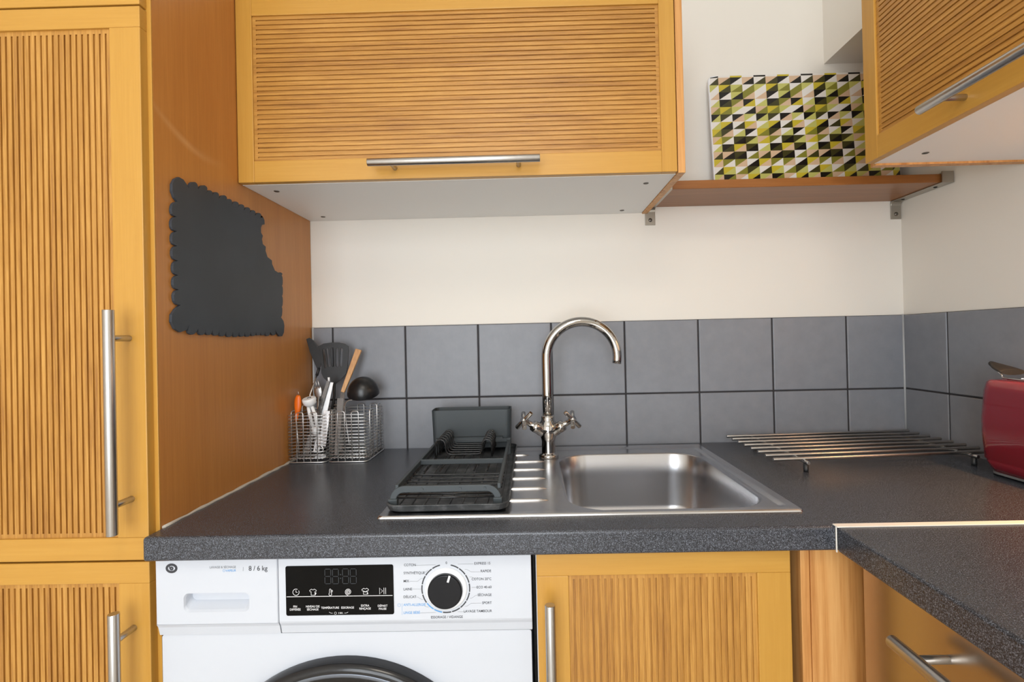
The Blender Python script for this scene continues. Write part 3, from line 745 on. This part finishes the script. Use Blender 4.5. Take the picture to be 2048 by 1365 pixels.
# steel fork behind
Bt = Vector((-1.603, -.060, .914)); tA = hp(*zz7(425, 640), -.045)
ut = thing('serving_fork', 'stainless serving fork standing behind the white corkscrew', 'kitchen utensil', Bt, GU)
mb = MB(); mb.lathe([(.002, -.018), (.0095, -.010), (.0115, 0), (.0105, .010), (.008, .016)], tA, (-.10, 0, 1), 12)
for v_ in mb.v: v_.y = tA.y+(v_.y-tA.y)*.18
hd = mb.build('head', 'wire_steel', ut)
for k in range(3):
    x = tA.x-.0105+.0065*k; MB().tube([(x+.0015, tA.y, tA.z+.010), (x-.001, tA.y, tA.z+.024), (x-.0035, tA.y-.001, tA.z+.036)], [.0022, .0016, .0010], 6).build('prong', 'wire_steel', hd)
MB().tube([tA+Vector((0, 0, -.012)), Bt], [.003, .004], 8).build('shaft', 'wire_steel', ut)
# orange peeler
Bt = Vector((-1.613, -.148, .914)); tA = hp(*zz7(255, 665), -.140)
ut = thing('peeler', 'vegetable peeler with bright orange plastic handle', 'kitchen utensil', Bt, GU)
cs = [zz7(250, 665), zz7(246, 720), zz7(245, 780), zz7(238, 830), zz7(230, 890)]; rs = [.0052, .0088, .0078, .0052, .0038]
pp = [hp(a, b_, -.140) for a, b_ in cs]
mb = MB(); mb.tube(smoothpath(pp, 3), [.004, .0062, .0078, .0088, .009, .0088, .0082, .0072, .006, .0052, .0046, .004, .0038][:13], 12)
for v_ in mb.v: v_.y = -.140+(v_.y+.140)*.55
mb.build('grip', 'orange_plastic', ut)
MB().tube([pp[0]+Vector((-.003, 0, .002)), pp[0]+Vector((-.003, 0, .0085)), pp[0]+Vector((.0, 0, .0085)), pp[0]+Vector((.001, 0, .002))], .0008, 6).build('hanging_ring', 'wire_steel', ut)
MB().tube([pp[-1]+Vector((0, 0, .006)), Bt], [.0019, .0016], 6).build('blade_arm', 'wire_steel', ut)
# white corkscrew / bottle opener
Bt = hp(632, 876, -.138); tA = hp(619, 803, -.142)
ut = thing('corkscrew', 'white plastic corkscrew with a wide round head', 'kitchen utensil', (Bt.x, Bt.y, .914), GU)
axC = Vector((-.12, -.25, 1)).normalized()
MB().lathe([(.0095, -.012), (.0150, -.006), (.0168, .002), (.0165, .007), (.0150, .0085)], tA, axC, 24).build('head', 'white_plastic', ut)
tt = tA+axC*.0092; s_ = Vector((1, 0, 0)); f_ = axC.cross(s_).normalized()
MB().tube([tt-s_*.002-f_*.003, tt-s_*.001+f_*.004, tt+s_*.004+f_*.004, tt+s_*.004-f_*.001, tt-s_*.002-f_*.003][:4], .0009, 5).build('printed_mark', 'print_dark', ut)
q1 = hp(632, 862, -.140)
for dx in (-.0068, .0068):
    MB().tube([tA+Vector((dx*.6, 0, -.008)), tA+(q1-tA)*.5+Vector((dx, 0, 0)), q1+Vector((dx*.7, 0, 0))], [.0042, .0045, .004], 10).build('arm', 'white_plastic', ut)
MB().lathe([(.004, -.010), (.0095, -.006), (.0105, .004), (.008, .010)], q1, (0, 0, 1), 16).build('hub', 'white_plastic', ut)
MB().tube([q1+Vector((.0026*math.cos(t*.9), .0026*math.sin(t*.9), -.008-.0016*t)) for t in range(0, 18)]+[Vector((q1.x, q1.y, .9125))], .0011, 6).build('screw', 'wire_steel', ut)
# can opener with ring and flat steel tool
Bt = hp(640, 918, -.150); 
ut = thing('can_opener', 'flat steel can opener with a finger ring at its foot', 'kitchen utensil', (Bt.x, Bt.y, .914), GU)
Bt.z = .914
bar(MB(), hp(654, 822, -.148), hp(645, 893, -.150), .0080, .0085, .0009).build('arm', 'wire_steel', ut, .0003)
cc = hp(640, 899, -.150)
MB().tube([(cc.x+.0082*math.cos(2*PI*i/16), cc.y, cc.z+.0082*math.sin(2*PI*i/16)) for i in range(16)], .0016, 6, closed=True).build('ring', 'wire_steel', ut)
bar(MB(), hp(630, 915, -.150), hp(652, 913, -.150), .0028, .0032, .0012).build('jaw', 'wire_steel', ut, .0004)
# dark flat whisk-spatula between tongs and server
Bt = Vector((-1.524, -.138, .914)); 
ut = thing('pastry_knife', 'dark steel pastry knife leaning towards the ladle', 'kitchen utensil', Bt, GU)
bar(MB(), hp(*zz7(622, 690), -.12), Bt, .0085, .0050, .0009).build('blade', 'dark_steel', ut, .0004)

# ------------------------------------------------------------------ trivet of steel rods
tv = thing('pot_trivet', 'stainless steel trivet of parallel rods lying beside the sink', 'trivet', (-.27, -.18, .9))
for i in range(8):
    t = i/7; a = Vector((-.5186, -.0666-(.323-.0666)*t, .927)); c_ = Vector((-.0247, -.040-(.289-.040)*t, .927))
    MB().tube([a, c_], .0037, 12).build('rod', 'handle_steel_x', tv, .0005)
for f_ in (.14, .90):
    a = Vector((-.5186+(.4939)*f_, -.0666+.0266*f_+.008, .9205)); c_ = Vector((-.5186+.4939*f_, -.323+.034*f_-.016, .9205))
    MB().tube([a, c_], .0038, 12).build('cross_rod', 'handle_steel_y', tv, .0005)
    for q in (a*.92+c_*.08, a*.04+c_*.96):
        MB().lathe([(.005, 0), (.0055, .004), (.0052, .017)], (q.x, q.y, .9002), n=14).build('foot', 'black_nylon', tv)

# ------------------------------------------------------------------ toaster
ts = thing('toaster', 'deep red toaster on the worktop against the side wall', 'toaster', (-.065, -.53, .9))
def TL(ix, iy, z): return [(a, b_, z) for a, b_ in rrect(-.1145+ix, -.0105-ix, -.735+iy, -.345-iy, .030, 7)]
mb = MB(); mb.loft([TL(.012, .013, .9085), TL(.0075, .0085, .918), TL(.0035, .005, .9290), TL(.0042, .0055, .9305), TL(.002, .003, .934), TL(0, 0, .985), TL(0, 0, 1.015), TL(.003, .0035, 1.07), TL(.006, .0065, 1.087), TL(.010, .010, 1.0915), TL(.018, .018, 1.093)])
tb = mb.build('body', 'toaster_red', ts)
B('slot', 'dark_hole', tb, -.080, -.046, -.70, -.385, 1.0925, 1.0938)
mb = MB(); mb.loft([TL(.016, .018, .9035), TL(.0105, .012, .9045), TL(.0105, .012, .9088)], smooth=False); mb.build('base_plate', 'toaster_base', ts)
for y in (-.37, -.70):
    for x in (-.088, -.035): MB().lathe([(.008, 0), (.0085, .004)], (x, y, .9), n=14).build('foot', 'black_nylon', ts)
g0, g1 = hit(1990, 737, 'x', -.075), hit(2040, 748, 'x', -.075)
bw = thing('warming_rack', 'steel wire bun warming rack with dark grey grip on top of the toaster', 'rack', (-.065, -.5, 1.0935))
# wire rack frame: two wires over the slots, ending in a grip
gy = -.362; gz = 1.107
for x in (-.096, -.036):
    MB().tube(smoothpath([(x*.55-.030, gy-.004, gz+.004), (x, gy-.03, gz-.004), (x, -.42, 1.0962), (x, -.68, 1.0962), (x, -.70, 1.0962)], 4), .0018, 8).build('wire', 'chrome', bw)
for y in (-.43, -.50, -.57, -.64):
    MB().tube([(-.096, y, 1.0985), (-.036, y, 1.0985)], .0016, 6).build('cross_wire', 'chrome', bw)
lo = []
for t in range(9):
    a = PI*t/8; wv = .026*math.sin(max(a*.5, .15))**.6 if t < 8 else .025
    yv = -.338-.046*t/8; zv = 1.1215-.014*t/8
    lo.append([(-.066+wv*math.cos(2*PI*k/12), yv+.0018*math.sin(2*PI*k/12), zv+.0058*math.sin(2*PI*k/12)) for k in range(12)])
MB().loft(lo).build('grip', 'grip_grey', bw)

# ------------------------------------------------------------------ washer-dryer
wm = thing('washer_dryer', 'white front-loading washer-dryer with black display under the worktop', 'washing machine', (-1.333, -.32, 0))
MX0, MX1 = -1.632, -1.035; MF = -.610; MT = .8585; MD = .7535; MC = -1.4362
def frontprof(x0, x1, name, parent):
    poly = [(-.05, MT), (MF+.004, MT), (MF, MT-.004), (MF, MD+.003), (MF+.0025, MD-.003), (-.601, .735), (-.60, .7325), (-.05, .7325)]
    return poly
# control fascia
mb = MB(); poly = [(-.59, MT), (MF+.004, MT), (MF+.001, MT-.001), (MF, MT-.004), (MF, MD+.003), (MF+.001, MD), (MF+.0045, MD-.006), (-.602, .7335), (-.59, .7335)]
mb.prism(poly, lambda a, b_, d: (d, a, b_), MC+.0006, MX1)
fa = mb.build('control_fascia', 'machine_white', wm, .0012)
# detergent drawer with a sunk grip
p0, p1 = hit(367, 1188, 'y', MF), hit(499, 1224, 'y', MF)
mb = MB(); Lq = lambda x0, x1, z0, z1, r, y: [(a, y, b_) for a, b_ in rrect(x0, x1, z0, z1, r, 5)]
x0, x1, z0, z1 = p0.x, p1.x, p1.z, p0.z
mb.loft([Lq(MX0, MC-.0006, MD, MT, .001, -.59), Lq(MX0, MC-.0006, MD, MT, .001, MF+.0015), Lq(MX0+.0015, MC-.0020, MD+.001, MT-.0015, .002, MF), Lq(x0, x1, z0, z1, .008, MF), Lq(x0+.0015, x1-.0015, z0+.003, z1-.0012, .008, MF+.003), Lq(x0+.004, x1-.004, z0+.012, z1-.002, .008, MF+.0155)], True, True, smooth=False)
dd = mb.build('detergent_drawer', 'machine_white', wm)
mb = MB(); mb.prism([(-.59, MD), (MF+.0010, MD), (MF+.0045, MD-.006), (-.602, .7335), (-.59, .7335)], lambda a, b_, d: (d, a, b_), MX0, MC-.0006); mb.build('drawer_lip', 'machine_white', dd)
# body front with round opening, sides
mb = MB(); cz_, cx_ = .456, -1.3330
n_ = 11
sq = [(a, -.600, b_) for a, b_ in rrect(MX0+.002, MX1-.002, .06, .7325, .004, n_)]
ang = [math.atan2(b_-cz_, a-cx_) for a, _, b_ in sq]
cir = [(cx_+.239*math.cos(t), -.600, cz_+.239*math.sin(t)) for t in ang]
cir2 = [(cx_+.236*math.cos(t), -.57, cz_+.236*math.sin(t)) for t in ang]
bk_ = [(a, -.03, b_) for a, _, b_ in sq]
mb.loft([bk_, sq, cir, cir2], True, False, smooth=False)
mb.build('body', 'machine_white', wm)
B('kick_plate', 'machine_white', wm, MX0+.01, MX1-.01, -.59, -.57, .012, .06)
B('top_panel', 'machine_white', wm, MX0+.004, MX1-.004, -.59, -.03, .7325, .8560)
for x in (MX0+.05, MX1-.05):
    for y in (-.54, -.09): MB().lathe([(.022, 0), (.022, .008), (.012, .009), (.012, .061)], (x, y, 0), n=14).build('foot', 'black_nylon', wm)
# porthole door
C_ = (cx_, -.60, cz_)
dr = MB().lathe([(.2395, -.004), (.2400, .006), (.2385, .016), (.234, .022), (.229, .024), (.225, .0235)], C_, (0, -1, 0), 96, False, False).build('porthole_door', 'door_ring_dark', wm)
MB().lathe([(.2255, .0235), (.2225, .0245), (.2190, .0225), (.217, .018)], C_, (0, -1, 0), 96, False, False).build('ring', 'door_ring_grey', dr)
MB().lathe([(.2175, .018), (.203, .019), (.190, .012), (.15, .006), (.001, .002)], C_, (0, -1, 0), 96, False, False).build('glass', 'door_glass', dr)
# display and prints
def P2(px, py): p = hit(px, py, 'y', MF); return p.x, p.z
dx0, dz1 = P2(571, 1133); dx1, dz0 = P2(788.5, 1229)
mb = MB(); mb.loft([Lq(dx0, dx1, dz0, dz1, .003, MF+.001), Lq(dx0, dx1, dz0, dz1, .003, MF-.0006)], smooth=False)
ds = mb.build('display', 'display_black', fa)
YD = MF-.0009; YP = MF-.00025
def text_mesh(mb, s, x, z, h, align, y):
    cu = bpy.data.curves.new('t', 'FONT'); cu.body = s; cu.size = h/.70; cu.align_x = align; cu.resolution_u = 3; cu.offset = h*.012
    ob = bpy.data.objects.new('t', cu); COL.objects.link(ob)
    dg = bpy.context.evaluated_depsgraph_get(); me = bpy.data.meshes.new_from_object(ob.evaluated_get(dg))
    mb.add([(x+v.co.x*.92 if align == 'LEFT' else x+v.co.x*.92, y, z+v.co.y) for v in me.vertices], [list(p.vertices) for p in me.polygons])
    bpy.data.objects.remove(ob); bpy.data.curves.remove(cu); bpy.data.meshes.remove(me)
def stroke(mb, pts, wd, y, closed=False):
    pts = [Vector(p) for p in pts]; m_ = len(pts); l = []; r = []
    for i in range(m_):
        a = pts[(i-1) % m_] if (closed or i) else pts[i]; c_ = pts[(i+1) % m_] if (closed or i < m_-1) else pts[i]
        t = (c_-a).normalized(); nn = Vector((-t.y, t.x))*wd/2
        l.append(pts[i]+nn); r.append(pts[i]-nn)
    vs_ = [(p.x, y, p.y) for p in l]+[(p.x, y, p.y) for p in r]
    fs = [(i, (i+1) % m_, m_+(i+1) % m_, m_+i) for i in range(m_ if closed else m_-1)]
    mb.add(vs_, fs)
def circ(c, r, a0=0, a1=360, n=20, sx=1): return [(c[0]+r*sx*math.cos(math.radians(a0+(a1-a0)*i/n)), c[1]+r*math.sin(math.radians(a0+(a1-a0)*i/n))) for i in range(n+1)]
Z5 = lambda x, y: P2(550+x/7.585, 1110+y/7.585)
Z6 = lambda x, y: P2(780+x/6.827, 1110+y/6.827)
Z4 = lambda x, y: P2(290+x/4.79, 1080+y/4.79)
# prints on the drawer
dark, blue, white, grey, seg = MB(), MB(), MB(), MB(), MB()
logo, dpr = MB(), MB(); lg = Z4(255, 275); stroke(logo, [(lg[0]+.0068*math.cos(2*PI*i/28)*(1.12), lg[1]+.0058*math.sin(2*PI*i/28)) for i in range(28)], .0038, YP, True)
stroke(logo, [(lg[0]-.0030, lg[1]+.0062), (lg[0]-.0030, lg[1])], .0016, YP-.00002); stroke(logo, circ((lg[0]+.0000, lg[1]-.0003), .0019, n=16)[:-1], .0026, YP, True)
text_mesh(dpr, '8 / 6 kg', *Z4(993, 298), .0076, 'LEFT', YP)
text_mesh(grey, 'LAVAGE & SÉCHAGE', *Z4(872, 272), .0035, 'RIGHT', YP)
text_mesh(blue, 'VAPEUR', *Z4(872, 306), .0035, 'RIGHT', YP)
stroke(blue, circ(Z4(757, 297), .0018, n=12)[:-1], .0004, YP, True)
stroke(grey, [Z4(942, 262), Z4(940, 300)], .0005, YP)
# programme ring text
for s, x, y, al in (('COTON', 190, 158, 'LEFT'), ('SYNTHÉTIQUE', 186, 268, 'LEFT'), ('MIX', 184, 378, 'LEFT'), ('LAINE', 184, 488, 'LEFT'), ('DÉLICAT', 184, 594, 'LEFT'),
                    ('EXPRESS 15', 1372, 133, 'RIGHT'), ('RAPIDE', 1382, 238, 'RIGHT'), ('COTON 20°C', 1386, 346, 'RIGHT'), ('ECO 40-60', 1388, 458, 'RIGHT'), ('SÉCHAGE', 1388, 564, 'RIGHT'), ('SPORT', 1390, 672, 'RIGHT'), ('LAVAGE TAMBOUR', 1392, 784, 'RIGHT'), ('ESSORAGE / VIDANGE', 776, 868, 'CENTER'), ('0', 770, 128, 'CENTER')):
    dark = MB(); text_mesh(dark, s, *Z6(x, y), .0039, al, YP); dark.build('lettering', 'print_dark', fa, fix=False)
text_mesh(blue, 'ANTI-ALLERGIE', *Z6(184, 702), .0039, 'LEFT', YP); text_mesh(blue, 'LINGE BÉBÉ', *Z6(184, 810), .0039, 'LEFT', YP)
stroke(blue, circ(Z6(125, 690), .0024, n=14)[:-1], .0004, YP, True); stroke(blue, [Z6(165, 665), Z6(165, 825)], .0004, YP)
for l in (((330, 148), (625, 138)), ((440, 258), (465, 252), (520, 212)), ((262, 366), (375, 366), (425, 326), (458, 324)), ((300, 470), (425, 470)), ((340, 580), (380, 580), (430, 612), (455, 612)),
          ((1140, 126), (925, 130)), ((1228, 234), (1105, 234), (1050, 202), (1020, 200)), ((1160, 332), (1120, 306), (1085, 304)), ((1188, 448), (1115, 448)), ((1205, 552), (1170, 556), (1112, 596), (1090, 596)), ((1248, 662), (1110, 664), (1050, 704), (1020, 706)), ((1050, 780), (925, 780)), ((410, 796), (625, 790)), ((470, 700), (500, 715), (530, 715))):
    stroke(grey, [Z6(*p) for p in l], .00035, YP)
kc = Z6(762, 462); KR = (Z6(1092, 462)[0]-Z6(440, 462)[0])/2
gaps = [12, 34, 56, 78, 100, 122, 144, 167, 189, 211, 234, 257, 280, 303, 326, 348]
for a, b_ in zip(gaps[:-1], gaps[1:]):
    mbx = MB(); stroke(mbx, [(kc[0]+KR*math.sin(math.radians(a+1+(b_-a-2)*i/6)), kc[1]+KR*math.cos(math.radians(a+1+(b_-a-2)*i/6))) for i in range(7)], .0019, YP); mbx.build('dial_mark', 'print_blue' if a in (189, 211) else 'print_dark', fa, fix=False)
# display prints
for x, y in ((805, 328), (922, 328), (1073, 325), (1190, 325)):
    c = Z5(x, y); wv, hv = .0039, .0116
    for k in (-1, 0, 1): stroke(seg, [(c[0]-wv, c[1]+hv*k), (c[0]+wv, c[1]+hv*k)], .0008, YD)
    for sx in (-1, 1):
        for k in (-1, 1): stroke(seg, [(c[0]+sx*(wv+.0008), c[1]+k*.0014), (c[0]+sx*(wv+.0008), c[1]+k*(hv-.001))], .0008, YD)
for y in (300, 355): stroke(seg, circ(Z5(998, y), .0006, n=8)[:-1], .0007, YD, True)
stroke(white, [Z5(180, 637), Z5(1785, 616)], .0009, YD)
for i, (s1, s2, x, y) in enumerate((('FIN', 'DIFFÉRÉE', 310, 800), ('NIVEAU DE', 'SÉCHAGE', 576, 798), ('TEMPÉRATURE', None, 840, 818), ('ESSORAGE', None, 1105, 815), ('EXTRA', 'RINÇAGE', 1370, 785), ('DÉPART', 'PAUSE', 1635, 788))):
    p = Z5(x, y); text_mesh(white, s1, p[0], p[1], .0033, 'CENTER', YD)
    if s2: p = Z5(x, y+45); text_mesh(white, s2, p[0], p[1], .0033, 'CENTER', YD)
text_mesh(white, '3 SEC.', *Z5(1000, 893), .0023, 'CENTER', YD); stroke(white, circ(Z5(920, 884), .0019, n=6)[:-1], .0004, YD, True)
stroke(white, [Z5(825, 868), Z5(850, 884), Z5(878, 886)], .0005, YD); stroke(white, [Z5(1055, 884), Z5(1085, 882), Z5(1112, 868)], .0005, YD)
sw = .0007
c = Z5(322, 567); stroke(white, circ(c, .0050, 60, 390, 20), sw, YD); stroke(white, [(c[0], c[1]+.003), c, (c[0]+.0024, c[1]-.0004)], sw, YD)
def shirt(c, s):
    q = [(-.0022, .0048), (-.0055, .0026), (-.0042, .0002), (-.0030, .0012), (-.0030, -.0048), (.0030, -.0048), (.0030, .0012), (.0042, .0002), (.0055, .0026), (.0022, .0048), (0, .0034)]
    stroke(white, [(c[0]+a*s, c[1]+b_*s) for a, b_ in q], sw, YD, True)
c = Z5(580, 566); shirt(c, 1); stroke(white, [(c[0]+.003, c[1]-.0045), (c[0]+.0048, c[1]-.001)], .0016, YD)
c = Z5(842, 565); stroke(white, circ((c[0], c[1]-.0032), .0022, 130, 410, 12)+[(c[0]+.0012, c[1]+.004), (c[0], c[1]+.0052), (c[0]-.0012, c[1]+.004), (c[0]-.0014, c[1]-.0014)], sw, YD); stroke(white, [(c[0]+.003, c[1]+.0035), (c[0]+.003, c[1]-.0005)], sw, YD); stroke(white, [(c[0]+.002, c[1]+.002), (c[0]+.0042, c[1]+.002)], sw, YD)
c = Z5(1115, 562); stroke(white, [(c[0]+(.0006+.0046*t/40)*math.cos(t*.42), c[1]+(.0006+.0046*t/40)*math.sin(t*.42)) for t in range(42)], sw, YD)
c = Z5(1372, 552); shirt(c, 1); stroke(white, [(c[0]-.0028, c[1]), (c[0], c[1]-.001), (c[0]+.0028, c[1])], .0012, YD); stroke(white, [(c[0]+.004, c[1]-.002), (c[0]+.004, c[1]-.005)], sw, YD)
c = Z5(1632, 548); stroke(white, [(c[0]-.0045, c[1]+.005), (c[0]+.0004, c[1]), (c[0]-.0045, c[1]-.005)], sw, YD, True)
for q in (.0024, .0052): stroke(white, [(c[0]+q, c[1]+.005), (c[0]+q, c[1]-.005)], sw, YD)
logo.build('logo', 'print_dark', dd, fix=False); dpr.build('lettering', 'print_dark', dd, fix=False); blue.build('blue_lettering', 'print_blue', fa, fix=False)
grey.build('grey_print_lines', 'print_grey', fa, fix=False); white.build('white_lettering', 'print_white', ds, fix=False); seg.build('display_digits', 'print_segment', ds, fix=False)
# programme knob
kn = P2(891.5, 1179.5); K3 = (kn[0], MF, kn[1])
k1 = MB().lathe([(.0335, -.001), (.0335, .0006), (.0318, .0024), (.0300, .0034)], (kn[0]+.0006, MF, kn[1]+.001), (0, -1, 0), 56).build('dial_ring', 'ring_white', fa)
k2 = MB().lathe([(.0272, .003), (.0270, .0085), (.0262, .0100), (.0250, .0104)], K3, (0, -1, 0), 56).build('knob', 'knob_black', fa)
ang_ = math.radians(18); dv = Vector((math.sin(ang_), math.cos(ang_)))
mb = MB(); stroke(mb, [(kn[0]+dv.x*.0165, kn[1]+dv.y*.0165), (kn[0]+dv.x*.0272, kn[1]+dv.y*.0272)], .0032, MF-.0107); mb.build('pointer', 'print_white', k2, fix=False)

# ------------------------------------------------------------------ base cabinet under the sink
bc = thing('base_cabinet', 'oak base cabinet with vertically grooved door beside the washer-dryer', 'cabinet', (-.82, -.3, 0))
B('side_panel', 'white_board', bc, -1.0275, -1.0115, -.587, -.02, .10, .860)
B('side_edge', 'ring_white', bc, -1.0278, -1.0112, -.5885, -.587, .10, .860)
B('side_panel', 'side_wood', bc, -.6113, -.5985, -.549, -.02, .10, .860)
B('bottom_panel', 'white_board', bc, -1.0115, -.6115, -.587, -.02, .10, .116)
B('plinth', 'side_wood', bc, -1.03, -.50, -.535, -.52, 0, .098)
DL, DR, z0, z1 = -1.0265, -.6285, .115, .8595
dr, pc, ii = panel_door(bc, fnF(-.589), DL, DR, z0, z1, .018, .050, .052, .04, .0395, 'v', 'x', 'z', .0101)
pc('rail', DL, DR, z1-.0395, z1, 'frame_wood_x'); pc('rail', DL, DR, z0, z0+.04, 'frame_wood_x')
pc('stile', DL, DL+.05, z0+.04, z1-.0395, 'frame_wood_z'); pc('stile', DR-.052, DR, z0+.04, z1-.0395, 'frame_wood_z')
handle(dr, 'z', (-1.0076, -.607, 0), .4505, .7952, 0, (0, -1, 0), .494, .7515)
B('filler_strip', 'filler_wood', bc, -.6113, -.5975, -.604, -.55, .10, .8605, bevel=.0008)
B('filler_panel', 'filler_wood', bc, -.5970, -.490, -.606, -.588, .10, .8605, bevel=.0008)

# steel fronted drawer unit under the side worktop --------------------
du = thing('drawer_unit', 'drawer unit with satin steel front and bar handle under the side worktop', 'drawer unit', (-.28, -.96, 0))
B('carcass', 'white_board', du, -.530, -.02, -1.262, -.662, .10, .858)
B('plinth', 'side_wood', du, -.49, -.475, -1.262, -.662, 0, .10)
for z0, z1 in ((.655, .857), (.385, .652), (.11, .382)):
    d_ = B('drawer_front', 'drawer_steel', du, -.550, -.530, -1.2605, -.6605, z0, z1, bevel=.0012)
    handle(d_, 'y', (-.55, 0, (z0+z1)/2+.055), -.773, -1.145, 0, (-1, 0, 0), -.8105, -1.1075)

# slim lamp under the side wall cabinet, near the wall
ul = thing('under_cabinet_lamp', 'slim warm lamp fixed under the side wall cabinet near the wall', 'lamp', (-.05, -.72, 1.512))
B('housing', 'window_frame_paint', ul, -.066, -.034, -.86, -.58, 1.516, 1.5375, bevel=.002)
B('diffuser', 'lamp_glass', ul, -.061, -.039, -.855, -.585, 1.512, 1.516)
uo = area('under_cabinet_light', (-.05, -.72, 1.5105), (0, 0, 0), .02, .26, 3.4, (1.0, .48, .16)); uo.data.spread = math.radians(100)
uo.parent = ul; uo.location = (0, 0, -.0015)

# unseen ceiling lamp, added as a fitting for the warm fill
cl = thing('added_ceiling_lamp', 'added round opal glass ceiling lamp, out of view', 'lamp', (-1.0, -1.9, 2.44))
MB().lathe([(.16, .06), (.16, .045)], (-1.0, -1.9, 2.44), n=40).build('base', 'window_frame_paint', cl)
MB().lathe([(.155, .045), (.15, .02), (.11, .003), (.001, 0)], (-1.0, -1.9, 2.44), n=40, cap0=False, cap1=False).build('shade', 'lamp_glass', cl)
